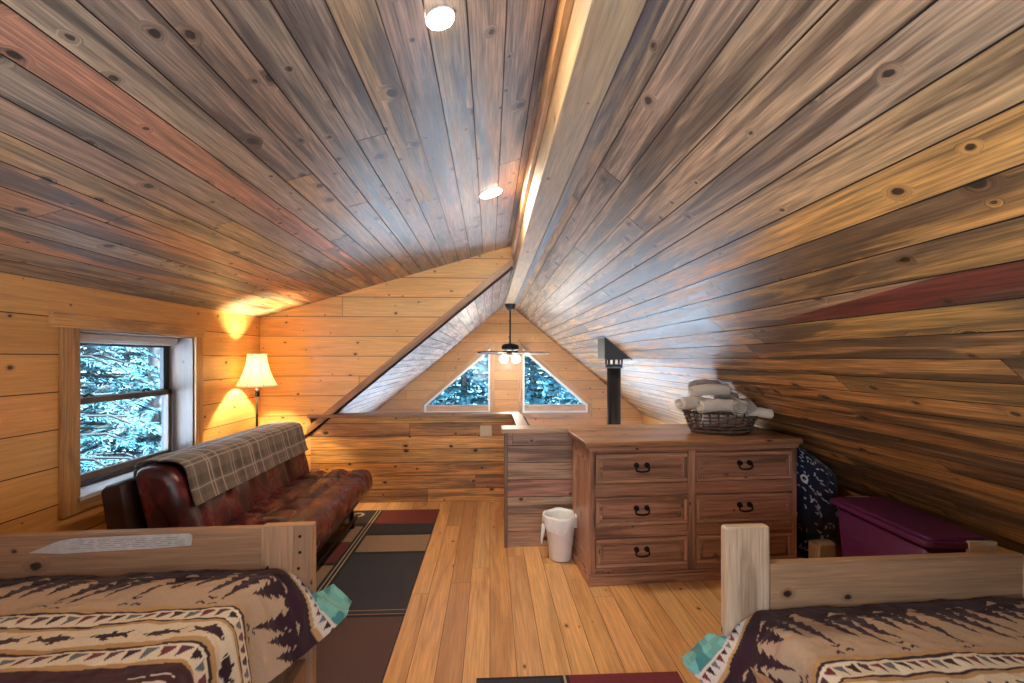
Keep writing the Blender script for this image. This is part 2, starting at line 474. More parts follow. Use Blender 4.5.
# low half wall beneath the opening, its return and the stair partition
ZC = .875
panels('wall_half', (0, YA, 0), (1, 0, 0), (0, 0, 1), (0, -1, 0), [[(XT, 0), (.24, 0), (.24, ZC - .03), (XT, ZC - .03)]],
       .131, .0, pal(HALFC, .2, .08), [M['half'], G], joint=3.4, seed=49, thick=.1)
panels('wall_return', (.25, 0, 0), (0, 1, 0), (0, 0, 1), (-1, 0, 0), [[(YB + .04, 0), (YA, 0), (YA, ZC - .03), (YB + .04, ZC - .03)]],
       .131, .0, pal(HALFC, .2, .08), [M['half'], G], joint=1.7, seed=48, thick=.09)
def pal_stair(r, i, u):
    return jit(r, [(.46, .27, .18), (.42, .25, .17), (.5, .32, .22), (.5, .22, .16), (.46, .29, .2)][i % 5], .1)
panels('wall_partition', (0, YB, 0), (1, 0, 0), (0, 0, 1), (0, -1, 0), [[(.125, 0), (XE, 0), (XE, roofR(XE)), (2.13, .868), (.125, .868)]],
       .130, -.012, pal_stair, [M['half'], G], joint=1.9, seed=52, thick=.09)
# caps and trims
TC = (.34, .17, .075)
def board(name, a, b, col, along, mat=None, parent=None, kind=None, bevel=.004, Mx=None):
    mb = MB(); mb.box(a, b, col, along, 0, Mx)
    return mb.build(name, mat or M['trim'], parent, bevel=bevel, kind=kind)
board('trim_1', (XT - .02, YA - .045, ZC - .03), (.30, YA + .13, ZC), (.36, .19, .10), 0, kind='structure')
board('trim_2', (.215, YB + .14, ZC - .03), (.315, YA - .045, ZC), (.30, .16, .085), 1, kind='structure')
board('trim_3', (.085, YB - .055, .868), (2.06, YB + .14, .9), (.46, .29, .18), 0, kind='structure')
board('trim_4', (.108, YB - .018, 0), (.132, YB + .1, .868), (.24, .13, .08), 2, kind='structure')
board('trim_5', (.64, YB - .016, 0), (.665, YB, .868), (.24, .13, .08), 2, kind='structure')
# sloping trim along the cheek wall's lower edge, plus the reveal behind it
mb = MB()
def prism_y(mb, pts, y0, y1, col, axis_u=True):
    n = len(pts); ru, rv = random.uniform(0, 30), random.uniform(0, 30)
    d = Vector((pts[1][0] - pts[0][0], pts[1][1] - pts[0][1])).normalized()
    q = lambda p: (p[0] * d.x + p[1] * d.y + ru, -p[0] * d.y + p[1] * d.x + rv)
    mb.poly([(p[0], y0, p[1]) for p in pts], [q(p) for p in pts], col)
    mb.poly([(p[0], y1, p[1]) for p in pts], [q(p) for p in pts], col)
    for i in range(n):
        a, b = pts[i], pts[(i + 1) % n]
        mb.poly([(a[0], y0, a[1]), (b[0], y0, b[1]), (b[0], y1, b[1]), (a[0], y1, a[1])],
                [(q(a)[0], y0 + rv), (q(b)[0], y0 + rv), (q(b)[0], y1 + rv), (q(a)[0], y1 + rv)], col)
prism_y(mb, [(XT - .03, tr(XT - .03) - .005), (XB, tr(XB) - .005), (XB, tr(XB) + .072), (XT - .03, tr(XT - .03) + .072)], YA - .022, YA + .14, (.42, .20, .085))
mb.build('trim_6', M['trim'], bevel=.003, kind='structure')

# ridge beam with its side trims
mb = MB()
mb.box((.24, YBACK, 2.275), (.372, YG, 2.75), (.42, .27, .15), 1)
mb.build('ridge_beam', M['beam'], bevel=.006, kind='structure')
board('trim_7', (.214, YBACK, 2.445), (.240, YA, 2.565), (.62, .32, .12), 1, kind='structure')
board('trim_8', (.374, YBACK, 2.279), (.43, YG, 2.30), (.085, .055, .05), 1, M['beam'], kind='structure')

# right knee wall, back wall with an added fill window, far gable and the great room below
panels('wall_right', (XE, 0, 0), (0, 1, 0), (0, 0, 1), (-1, 0, 0), [[(YBACK, 0), (YB, 0), (YB, roofR(XE)), (YBACK, roofR(XE))],
       [(YB, ZGR), (YG, ZGR), (YG, roofR(XE)), (YB, roofR(XE))]], .195, .083, pal(WALLC, .08, .03), [M['wall'], G], joint=3.5, seed=61)
BW = (-1.75, 1.25, .45, 1.55)
panels('wall_back', (0, YBACK, 0), (1, 0, 0), (0, 0, 1), (0, 1, 0),
       [[(XL, 0), (BW[0], 0), (BW[0], dorm(BW[0])), (XL, ZT)],
        [(BW[0], 0), (BW[1], 0), (BW[1], BW[2]), (BW[0], BW[2])],
        [(BW[0], BW[3]), (BW[1], BW[3]), (BW[1], roofR(BW[1])), (.3, 2.55), (BW[0], dorm(BW[0]))],
        [(BW[1], 0), (XE, 0), (XE, roofR(XE)), (BW[1], roofR(BW[1]))]],
       .195, .083, pal(WALLC, .08, .03), [M['wall'], G], joint=3.5, seed=63)

# gable wall in convex pieces around two raked windows above and two big added ones below
gx = [-2.02, -1.15, .005, .565, 1.71, XE]
xc = .30
gl = lambda x: roofL(x) if x < xc else roofR(max(x, XR0))
zw = .475                                   # sill of the raked windows
rk = lambda x: (1.60 - .86 * (0.005 - x)) if x < .3 else (1.60 - .86 * (x - .565))   # their raked heads
lz0, lz1 = -2.2, -.1
P = []
P.append([(-2.6, ZGR), (gx[1], ZGR), (gx[1], gl(gx[1])), (-2.2, gl(-2.2)), (-2.6, gl(-2.2))])
for a, b in ((gx[1], gx[2]), (gx[3], gx[4])):
    P += [[(a, ZGR), (b, ZGR), (b, lz0), (a, lz0)], [(a, lz1), (b, lz1), (b, zw), (a, zw)],
          [(a, max(rk(a), zw)), (b, max(rk(b), zw)), (b, gl(b)), (a, gl(a))]]
P.append([(gx[2], ZGR), (gx[3], ZGR), (gx[3], gl(gx[3])), (.372, 2.4), (.2, 2.4), (gx[2], gl(gx[2]))])
P.append([(gx[4], ZGR), (gx[5], ZGR), (gx[5], gl(gx[5])), (gx[4], gl(gx[4]))])
panels('wall_gable', (0, YG, 0), (1, 0, 0), (0, 0, 1), (0, -1, 0), P, .165, .05, pal([(.50, .24, .085), (.54, .27, .10), (.46, .22, .08)], .08, .03), [M['wall'], G], joint=2.7, seed=67, thick=.12)
mb = MB(); mb.poly([(-2.6, YG, ZGR), (-2.6, YA, ZGR), (-2.6, YA, .5), (-2.6, YG, .5)], [(0, 0), (3, 0), (3, 3), (0, 3)], (.6, .34, .12))
mb.poly([(-2.6, YA + .16, ZGR), (XE, YA + .16, ZGR), (XE, YA + .16, -.25), (-2.6, YA + .16, -.25)], [(0, 0), (5, 0), (5, 2), (0, 2)], (.6, .34, .12))
mb.build('wall_lower', M['wall'], kind='structure', solid=.02)
mb = MB(); mb.poly([(-2.6, YB, ZGR), (XE, YB, ZGR), (XE, YG, ZGR), (-2.6, YG, ZGR)], [(0, 0), (0, 5), (5, 5), (5, 0)], (.55, .28, .10))
mb.build('floor_lower', M['floor'], kind='structure', solid=.05)

# gable windows: frame round each raked opening, glass, sill
def window_from_poly(name, pts, y, fw=.035, matf='white_vinyl', trim=None, lower=True):
    root = empty(name, (0, 0, 0), kind='structure')
    def inset(pts, d):
        n = len(pts); out = []
        area = sum(pts[i][0] * pts[(i + 1) % n][1] - pts[(i + 1) % n][0] * pts[i][1] for i in range(n))
        sgn = 1 if area > 0 else -1
        for i in range(n):
            a, b, c = Vector(pts[i - 1]), Vector(pts[i]), Vector(pts[(i + 1) % n])
            e1, e2 = (b - a).normalized(), (c - b).normalized()
            n1, n2 = Vector((-e1.y, e1.x)) * sgn, Vector((-e2.y, e2.x)) * sgn
            bis = n1 + n2
            out.append(tuple(b + bis * (d / max(.3, 1 + n1.dot(n2)))))
        return out
    def ring(outer, inner, y0, y1, name, mat, col=(1, 1, 1)):
        mb = MB(); n = len(outer)
        for i in range(n):
            j = (i + 1) % n; ru = random.uniform(0, 30)
            o0, o1, i0, i1 = outer[i], outer[j], inner[i], inner[j]
            L = (Vector(o1) - Vector(o0)).length; w = .08
            uv4 = [(ru, 0), (ru + L, 0), (ru + L, w), (ru, w)]
            for yy in (y0, y1):
                mb.poly([(o0[0], yy, o0[1]), (o1[0], yy, o1[1]), (i1[0], yy, i1[1]), (i0[0], yy, i0[1])], uv4, col)
            mb.poly([(i0[0], y0, i0[1]), (i1[0], y0, i1[1]), (i1[0], y1, i1[1]), (i0[0], y1, i0[1])], uv4, col)
            mb.poly([(o0[0], y0, o0[1]), (o1[0], y0, o1[1]), (o1[0], y1, o1[1]), (o0[0], y1, o0[1])], uv4, col)
        return mb.build(name, mat, root)
    if trim: ring(inset(pts, -.075), pts, y - .02, y - .001, 'casing', M['trim'], trim)
    ring(pts, inset(pts, fw), y - .005, y + .09, 'window_frame', M[matf])
    ip = inset(pts, fw - .003)
    mb = MB(); mb.poly([(p[0], y + .05, p[1]) for p in ip]); mb.build('pane', M['glass'], root)
    return root
GT = (.50, .27, .12)
w2 = window_from_poly('window_2', [(gx[1] + .02, zw), (gx[2], zw), (gx[2], rk(gx[2])), (gx[1] + .02, rk(gx[1] + .02))], YG, trim=GT)
w3 = window_from_poly('window_3', [(gx[3], zw), (gx[4], zw), (gx[4], rk(gx[4])), (gx[3], rk(gx[3]))], YG, trim=GT)
w4 = window_from_poly('fill_window_4', [(gx[1], lz0), (gx[2], lz0), (gx[2], lz1), (gx[1], lz1)], YG, fw=.05, trim=GT)  # lower pair is unseen, added to brighten the ceiling from below
w5 = window_from_poly('fill_window_5', [(gx[3], lz0), (gx[4], lz0), (gx[4], lz1), (gx[3], lz1)], YG, fw=.05, trim=GT)
for w, a, b in ((w2, gx[1] + .05, gx[2] - .03), (w3, gx[3] + .03, gx[4] - .03)):
    board('sill', (a, YG + .0, zw + .03), (b, YG + .05, zw + .14), (.55, .36, .25), 0, parent=w)
wb = window_from_poly('fill_window_6', [(BW[0], BW[2]), (BW[1], BW[2]), (BW[1], BW[3]), (BW[0], BW[3])], YBACK - .1, fw=.05)  # unseen window, oversized to fill the room with daylight
board('mullion', (-.13, YBACK - .09, BW[2]), (-.07, YBACK - .04, BW[3]), (1, 1, 1), 2, M['white_vinyl'], wb)

# left window: casing, deep jambs, sashes, glass, blind header
w1 = empty('window_1', (0, 0, 0), kind='structure')
CS = (.60, .31, .11)
def wboard(name, y0, y1, z0, z1, x0, x1, col, along, mat='trim', bevel=.003):
    return board(name, (x0, y0, z0), (x1, y1, z1), col, along, M[mat], w1, bevel=bevel)
wboard('casing', WY0 - .105, WY0, WZ0 - .085, WZ1 + .07, XL, XL + .022, (.52, .27, .10), 2)
wboard('casing', WY1, WY1 + .085, WZ0 - .02, WZ1 + .0, XL, XL + .022, CS, 2)
wboard('casing', WY0 - .16, WY1 + .095, WZ1, WZ1 + .075, XL + .001, XL + .026, (.66, .35, .12), 1)
wboard('casing', WY0, WY1 + .06, WZ0 - .085, WZ0 - .02, XL, XL + .02, CS, 1)
JD = .20
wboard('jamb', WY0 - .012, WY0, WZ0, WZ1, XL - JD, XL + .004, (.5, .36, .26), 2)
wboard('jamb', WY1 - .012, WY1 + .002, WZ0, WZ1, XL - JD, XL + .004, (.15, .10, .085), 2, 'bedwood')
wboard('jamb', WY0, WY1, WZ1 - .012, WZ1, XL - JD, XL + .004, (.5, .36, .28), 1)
wboard('sill', WY0 - .02, WY1 + .01, WZ0 - .022, WZ0 + .004, XL - JD, XL + .035, (.62, .55, .52), 1)
xf = XL - JD
zm = 1.16
def sash(z0, z1, x0, x1, mat):
    r = .035; mb = MB()
    y0, y1 = WY0 + .018, WY1 - .035
    mb.box((x0, y0, z0), (x1, y0 + r, z1), (.36, .26, .18), 2); mb.box((x0, y1 - r, z0), (x1, y1, z1), (.36, .26, .18), 2)
    mb.box((x0, y0, z0), (x1, y1, z0 + r * 1.25), (.36, .26, .18), 1); mb.box((x0, y0, z1 - r), (x1, y1, z1), (.36, .26, .18), 1)
    s = mb.build('sash', M[mat], w1)
    g = MB(); xm = x0 + .004
    g.poly([(xm, y0 + r, z0 + r), (xm, y1 - r, z0 + r), (xm, y1 - r, z1 - r), (xm, y0 + r, z1 - r)]); g.build('pane', M['glass'], s)
    return s
sash(zm - .005, WZ1 - .05, xf + .002, xf + .03, 'grey_vinyl')
lo = sash(WZ0 + .03, zm + .035, xf + .032, xf + .064, 'tan_vinyl')
for yy in (WY0 + .25, WY1 - .27):
    mb = MB(); mb.tube([(xf + .05, yy - .03, zm + .043), (xf + .05, yy, zm + .055), (xf + .05, yy + .03, zm + .043)], .008, 8)
    mb.build('sash_lock', M['bronze'], lo)
mb = MB()
mb.box((xf - .01, WY0, WZ0), (xf + .08, WY0 + .02, WZ1), (1, 1, 1), 2); mb.box((xf - .01, WY1 - .035, WZ0), (xf + .03, WY1 - .012, WZ1), (1, 1, 1), 2)
mb.box((xf - .01, WY0, WZ0), (xf + .08, WY1, WZ0 + .03), (1, 1, 1), 1); mb.box((xf - .01, WY0, WZ1 - .05), (xf + .035, WY1, WZ1 - .012), (1, 1, 1), 1)
mb.build('window_frame', M['grey_vinyl'], w1, bevel=.003)
mb = MB(); mb.box((xf + .05, WY0 + .02, WZ1 - .055), (xf + .10, WY1 - .02, WZ1 - .015), (1, 1, 1), 1)
mb.tube([(xf + .075, WY0 + .02, WZ1 - .06), (xf + .075, WY1 - .03, WZ1 - .06)], .012, 10)
mb.build('blind_header', M['white_vinyl'], w1, bevel=.004)

# ------------------------------------------------------------------ stove pipe with its square ceiling box
PX, PY = 1.335, 4.85
sp = empty('stove_pipe', (PX, PY, ZGR + .02), label='black stove pipe rising behind the dresser into a square box on the sloping ceiling', cat='stove pipe')
mb = MB(); mb.tube([(0, 0, -.02), (0, 0, 3.74)], .073, 28); mb.build('pipe', M['stove'], sp)
mb = MB()
hb = .135; zb = 3.80
top = lambda x: roofR(PX + x) - ZGR - .02 - .004
for y0 in (0,):
    pts = [(-hb, zb), (hb, zb), (hb, top(hb)), (-hb, top(-hb))]
    mb.poly([(p[0], -hb, p[1]) for p in pts]); mb.poly([(p[0], hb + .03, p[1]) for p in pts])
    for i in range(4):
        a, b = pts[i], pts[(i + 1) % 4]
        mb.poly([(a[0], -hb, a[1]), (b[0], -hb, b[1]), (b[0], hb + .03, b[1]), (a[0], hb + .03, a[1])])
mb.build('ceiling_box', M['stove'], sp, bevel=.003)
mb = MB(); e = .018
pts = [(-hb - e, top(-hb - e) - .006), (hb + e, top(hb + e) - .006), (hb + e, top(hb + e) + .003), (-hb - e, top(-hb - e) + .003)]
mb.poly([(p[0], -hb - e, p[1]) for p in pts]); mb.poly([(p[0], hb + e, p[1]) for p in pts])
for i in range(4):
    a, b = pts[i], pts[(i + 1) % 4]
    mb.poly([(a[0], -hb - e, a[1]), (b[0], -hb - e, b[1]), (b[0], hb + e, b[1]), (a[0], hb + e, a[1])])
mb.build('flange', M['stove'], sp)
mb = MB(); mb.lathe([(.08, 3.70), (.092, 3.705), (.092, 3.735), (.08, 3.74)], n=28)
for k in range(10):
    w = 2 * pi * k / 10; mb.tube([(.088 * cos(w), .088 * sin(w), 3.74), (.088 * cos(w), .088 * sin(w), 3.80)], .01, 6)
mb.lathe([(.07, 3.79), (.1, 3.79), (.1, 3.805), (.07, 3.805)], n=28)
mb.build('collar', M['stove'], sp)

# ------------------------------------------------------------------ ceiling fan hung from the beam near the gable
FX, FY = .316, 7.12
fan = empty('ceiling_fan', (FX, FY, 2.275), label='ceiling fan with dark motor and lit bulbs hanging from the ridge beam', cat='fan')
mb = MB(); mb.lathe([(.03, -.10), (.06, -.07), (.085, -.02), (.09, 0)], n=24, capb=True); mb.build('canopy', M['black'], fan)
mb = MB(); mb.tube([(0, 0, -.05), (0, 0, -.62)], .013, 12); mb.build('rod', M['black'], fan)
mb = MB(); mb.lathe([(.03, -.615), (.11, -.63), (.135, -.655), (.135, -.705), (.11, -.73), (.05, -.735)], n=28, capt=True); mb.build('motor_housing', M['black'], fan)
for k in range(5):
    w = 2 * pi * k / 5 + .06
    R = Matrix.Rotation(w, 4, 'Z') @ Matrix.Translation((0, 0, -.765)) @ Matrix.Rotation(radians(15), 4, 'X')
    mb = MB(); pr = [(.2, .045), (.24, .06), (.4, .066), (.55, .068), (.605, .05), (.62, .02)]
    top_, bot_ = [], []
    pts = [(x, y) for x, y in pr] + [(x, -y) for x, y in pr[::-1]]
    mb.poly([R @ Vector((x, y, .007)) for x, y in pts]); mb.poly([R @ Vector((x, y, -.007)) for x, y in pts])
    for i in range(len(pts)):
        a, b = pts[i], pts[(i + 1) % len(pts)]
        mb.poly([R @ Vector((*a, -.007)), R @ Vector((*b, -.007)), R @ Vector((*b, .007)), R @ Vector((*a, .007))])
    bl = mb.build('blade', M['leather_dark'] if k in (1, 2, 3) else M['white_plastic'], fan)  # white blades carry reflected light as colour; the rest stay dark
    mb = MB(); mb.tube([R @ Vector((.06, 0, .03)), R @ Vector((.14, 0, .012)), R @ Vector((.27, 0, .008))], .013, 8); mb.build('bracket', M['black'], bl)
mb = MB(); mb.lathe([(.05, -.735), (.06, -.76), (.055, -.80), (.02, -.815)], n=24, capt=True); mb.build('light_kit', M['bronze'], fan)
M['fan_bulb'] = emit('fan_bulb_glow', (1.0, .93, .82), 16)
M['fan_shade'] = glass('fan_shade_glass')
for k in range(4):
    w = 2 * pi * k / 4 + .7
    d = Vector((cos(w), sin(w), 0))
    Rm = Matrix.Translation(Vector((0, 0, -.80)) + d * .085) @ Matrix.Rotation(w, 4, 'Z') @ Matrix.Rotation(radians(-40), 4, 'Y')
    mb = MB(); mb.lathe([(.025, 0), (.05, -.02), (.066, -.07), (.072, -.11)], n=16)
    mb.v = [tuple(Rm @ Vector(p)) for p in mb.v]
    sh = mb.build('lamp_shade', M['fan_shade'], fan)
    mb = MB(); mb.lathe([(.012, -.01), (.045, -.04), (.06, -.08), (.05, -.12), (.008, -.14)], n=14, capb=True, capt=True)
    mb.v = [tuple(Rm @ Vector(p)) for p in mb.v]
    mb.build('bulb', M['fan_bulb'], sh)

# ------------------------------------------------------------------ two added glow discs for bright ceiling spots, also lighting the room
M['glow_disc'] = emit('disc_glow', (1.0, .82, .60), 360)
def glow_disc(x, y, r, label):
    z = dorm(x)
    o = empty('added_glow', (x, y, z), label=label, cat='glow disc')
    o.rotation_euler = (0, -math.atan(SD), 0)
    mb = MB(); mb.lathe([(r * 1.06, .0), (r * 1.06, -.003), (r * .97, -.004)], n=32); mb.build('glow_rim', M['white_plastic'], o)
    mb = MB(); mb.lathe([(r, -.002), (r * .97, -.0045), (.002, -.005)], n=32, capt=True); mb.build('glow_face', M['glow_disc'], o)
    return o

# ------------------------------------------------------------------ floor lamp in the corner
LX, LY = -2.06, 4.13
lamp = empty('floor_lamp', (LX, LY, 0), label='lit floor lamp with cream bell shade standing in the far left corner', cat='lamp')
mb = MB(); mb.lathe([(.125, 0), (.125, .012), (.09, .03), (.03, .045), (.014, .08)], n=32, capb=True); mb.build('base', M['bronze'], lamp)
mb = MB(); mb.tube([(0, 0, .05), (0, 0, 1.2)], .0105, 14)
mb.lathe([(.011, 1.09), (.022, 1.10), (.022, 1.115), (.013, 1.125), (.02, 1.135), (.012, 1.15)], n=16); mb.build('pole', M['bronze'], lamp)
prof = []
for k in range(15):
    q = k / 14; prof.append((.078 + .087 * q ** 1.9 + .004 * q, 1.468 - .292 * q))
mb = MB(); mb.lathe(prof, n=40); sh = mb.build('lamp_shade', M['shade'], lamp, solid=.002)
mb = MB()
for k in range(8):
    w = 2 * pi * k / 8; mb.tube([((r + .002) * cos(w), (r + .002) * sin(w), z) for r, z in prof], .0022, 5)
mb.tube([(.083 * cos(a * pi / 12), .083 * sin(a * pi / 12), 1.468) for a in range(24)], .003, 6, closed=True)
mb.tube([(.170 * cos(a * pi / 12), .170 * sin(a * pi / 12), 1.176) for a in range(24)], .003, 6, closed=True)
mb.build('piping', M['almond'], sh)
M['lamp_bulb'] = emit('lamp_bulb_glow', (1.0, .72, .36), 30)
mb = MB(); mb.lathe([(.012, 1.2), (.018, 1.23), (.03, 1.27), (.03, 1.30), (.015, 1.325), (.002, 1.33)], n=18, capb=True); mb.build('bulb', M['lamp_bulb'], lamp)
mb = MB(); mb.tube([(0, 0, 1.2), (.055, 0, 1.25), (.06, 0, 1.38), (0, 0, 1.45), (-.06, 0, 1.38), (-.055, 0, 1.25), (0, 0, 1.2)], .0025, 6); mb.build('harp', M['bronze'], lamp)

# ------------------------------------------------------------------ soft shapes
def nz(x, y, z=0.0): return noise.noise(Vector((x, y, z)))
def fbm(x, y, z=0.0): return nz(x, y, z) + .5 * nz(x * 2.1, y * 2.1, z + 7) + .25 * nz(x * 4.3, y * 4.3, z + 13)

def round_poly(pts, r, seg=6):
    """closed 2-D profile with rounded corners"""
    out = []; n = len(pts)
    for i in range(n):
        p, a, b = Vector(pts[i]), Vector(pts[i - 1]), Vector(pts[(i + 1) % n])
        rr = r[i] if isinstance(r, (list, tuple)) else r
        da, db = (a - p), (b - p)
        l = min(rr, da.length * .48, db.length * .48)
        A, B = p + da.normalized() * l, p + db.normalized() * l
        for k in range(seg + 1):
            q = k / seg
            out.append(tuple(A * (1 - q) ** 2 + p * 2 * q * (1 - q) + B * q * q))
    return out

def resample(pts, n):
    P = [Vector(p) for p in pts] + [Vector(pts[0])]
    L = [0]
    for i in range(1, len(P)): L.append(L[-1] + (P[i] - P[i - 1]).length)
    out = []; j = 0
    for k in range(n):
        d = L[-1] * k / n
        while L[j + 1] < d: j += 1
        q = (d - L[j]) / max(1e-9, L[j + 1] - L[j])
        out.append(P[j].lerp(P[j + 1], q))
    return out

def cushion(mb, prof, y0, y1, ny=60, nring=64, er=.06, disp=None, col=(1, 1, 1)):
    """profile in x-z swept along y with rounded ends; disp(x, y, z, nx, nz) pushes the skin along its normal"""
    ring = resample(prof, nring)
    c = sum(ring, Vector((0, 0))) / len(ring)
    hw = max((p - c).length for p in ring)
    nrm = []
    area = sum(ring[i].x * ring[(i + 1) % nring].y - ring[(i + 1) % nring].x * ring[i].y for i in range(nring))
    sg = 1 if area > 0 else -1
    for i in range(nring):
        d = (ring[(i + 1) % nring] - ring[i - 1]).normalized()
        nrm.append(Vector((d.y, -d.x)) * sg)
    ys = []
    for k in range(ny):
        q = k / (ny - 1)
        ys.append(y0 + (y1 - y0) * (q - .06 * sin(2 * pi * q)))
    base = len(mb.v)
    for y in ys:
        e = min(y - y0, y1 - y)
        ins = er - sqrt(max(0, er * er - (er - min(e, er)) ** 2)) if e < er else 0.0
        for p, n in zip(ring, nrm):
            d = disp(p.x, y, p.y, n.x, n.y) * min(1.0, e / er) if disp else 0
            q = p - n * (ins - d)
            mb.v.append((q.x, y, q.y))
    for k in range(ny - 1):
        for j in range(nring):
            j2 = (j + 1) % nring
            mb.face([base + k * nring + j, base + k * nring + j2, base + (k + 1) * nring + j2, base + (k + 1) * nring + j], None, col, 0, True)
    mb.face([base + j for j in range(nring)], None, col, 0, False)
    mb.face([base + (ny - 1) * nring + j for j in range(nring)], None, col, 0, True)

# ------------------------------------------------------------------ futon sofa
FX0, FY0 = -1.45, 3.2
sofa = empty('futon_sofa', (FX0 - .05, FY0, 0), label='dark red leather futon sofa under the left window', cat='sofa')
L_ = lambda x, z: (x - FX0, z)
fy0, fy1 = 2.42 - FY0, 3.99 - FY0
def crease(y, per, w=.028):
    d = abs(((y + per / 2) % per) - per / 2)
    return exp(-(d / w) ** 2)
def back_disp(x, y, z, nx, nz_):
    return -.016 * crease(y - fy0 - .131, .262) * (1 if nx > -.3 else .3) + .010 * fbm(y * 5, z * 6, x * 4)
mb = MB()
cushion(mb, round_poly([L_(-1.70, .43), L_(-1.47, .43), L_(-1.585, .865), L_(-1.805, .865)], [.05, .06, .10, .09]), fy0, fy1, 90, 72, .05, back_disp)
mb.build('backrest', M['leather'], sofa)
def seat_disp(x, y, z, nx, nz_):
    d = .012 * fbm(y * 5, x * 6, z * 3)
    if nz_ > .3:
        xr = x + FX0
        pad = max(crease(y - fy0, .262, .03), exp(-((xr + 1.15) / .03) ** 2), exp(-((xr + 1.33) / .025) ** 2) if xr < -1.17 else 0)
        if xr < -1.12: d -= .034 * pad - .012
        else: d -= .010 * crease(y - fy0, .262, .03)
    return d
mb = MB()
cushion(mb, round_poly([L_(-1.72, .22), L_(-1.05, .20), L_(-.945, .34), L_(-.965, .485), L_(-1.55, .455), L_(-1.74, .45)], [.04, .07, .08, .10, .03, .03]), fy0, fy1, 110, 110, .06, seat_disp)
mb.build('seat', M['leather'], sofa)
mb = MB()
cushion(mb, round_poly([L_(-1.87, .2), L_(-1.73, .2), L_(-1.825, .80), L_(-1.955, .765)], .03), fy0 + .0, fy1 - .02, 30, 48, .02)
mb.build('back_support', M['leather_dark'], sofa)
mb = MB()
cushion(mb, round_poly([L_(-1.72, .13), L_(-1.10, .13), L_(-1.08, .215), L_(-1.72, .23)], .015), fy0 + .02, fy1 - .02, 10, 36, .015)
mb.build('base_frame', M['leather_dark'], sofa)
mb = MB()
mb.tube([(-1.075 - FX0, fy0 + .1, .09), (-1.075 - FX0, fy1 - .1, .09)], .016, 12)
mb.tube([(-1.66 - FX0, fy0 + .1, .09), (-1.66 - FX0, fy1 - .1, .09)], .016, 12)
mb.build('base_rail', M['black'], sofa)
for yy in (fy0 + .14, fy1 - .14):
    for xx in (-1.10, -1.66):
        mb = MB(); mb.tube([(xx - FX0, yy, .002), (xx - FX0, yy, .15)], [.024, .018], 14); mb.build('leg', M['black'], sofa)

# plaid throw folded along the top of the sofa's back
path = [(-1.842, .70), (-1.835, .80), (-1.818, .868), (-1.77, .888), (-1.68, .892), (-1.60, .884), (-1.562, .85), (-1.545, .78), (-1.525, .70), (-1.507, .635)]
PL = [0]
for i in range(1, len(path)): PL.append(PL[-1] + (Vector(path[i]) - Vector(path[i - 1])).length)
def along_path(d):
    i = 0
    while i < len(path) - 2 and PL[i + 1] < d: i += 1
    q = (d - PL[i]) / (PL[i + 1] - PL[i])
    a, b = Vector(path[max(i - 1, 0)]), Vector(path[min(i + 2, len(path) - 1)])
    p0, p1 = Vector(path[i]), Vector(path[i + 1])
    m0, m1 = (p1 - a) / 2, (b - p0) / 2
    return p0 * (2*q**3 - 3*q*q + 1) + m0 * (q**3 - 2*q*q + q) + p1 * (-2*q**3 + 3*q*q) + m1 * (q**3 - q*q)
def plaid_col(a, b):
    base = [.17, .132, .108]
    def lines(x, per):
        x = x % per; k = 1.0; w = 0.0
        if x < .036: k = .15
        elif .058 < x < .082: k = .5
        for c in (.046, .128, .150): w = max(w, 1.0 if abs(x - c) < .0026 else 0)
        return k, w
    k1, w1_ = lines(a * .72 + .03, .2); k2, w2_ = lines(b * .72 + .02, .17)
    k = k1 * .5 + k2 * .5
    col = [c * (.35 + .75 * k) for c in base]
    w = max(w1_, w2_) * .62
    return tuple(c * (1 - w) + wc * w for c, wc in zip(col, (.62, .56, .5)))
def throw_pt(a, b):
    d = a * PL[-1] * (.985 + .015 * nz(b * 9, 3))
    y = 2.51 + b * (3.97 - 2.51) + .012 * nz(a * 4, 1.7) - (.03 * a if b < .02 else 0)
    p = along_path(min(d, PL[-1] - 1e-4))
    bulge = .008 + .007 * fbm(y * 7, a * 3, 5) + (.006 * max(0, a - .6) / .4)
    n = Vector((.6, .8)) if a > .45 else Vector((-.6, .8))
    p = p + n * bulge
    return (p.x, y, p.y)
mb = MB(); mb.grid(throw_pt, 110, 300, lambda a, b: plaid_col(a * PL[-1], b * 1.52))
tag(mb.build('plaid_throw', M['plaid'], solid=.006, loc=(-.05, 0, -.006)), 'grey and brown plaid throw draped along the back of the leather sofa', 'throw')

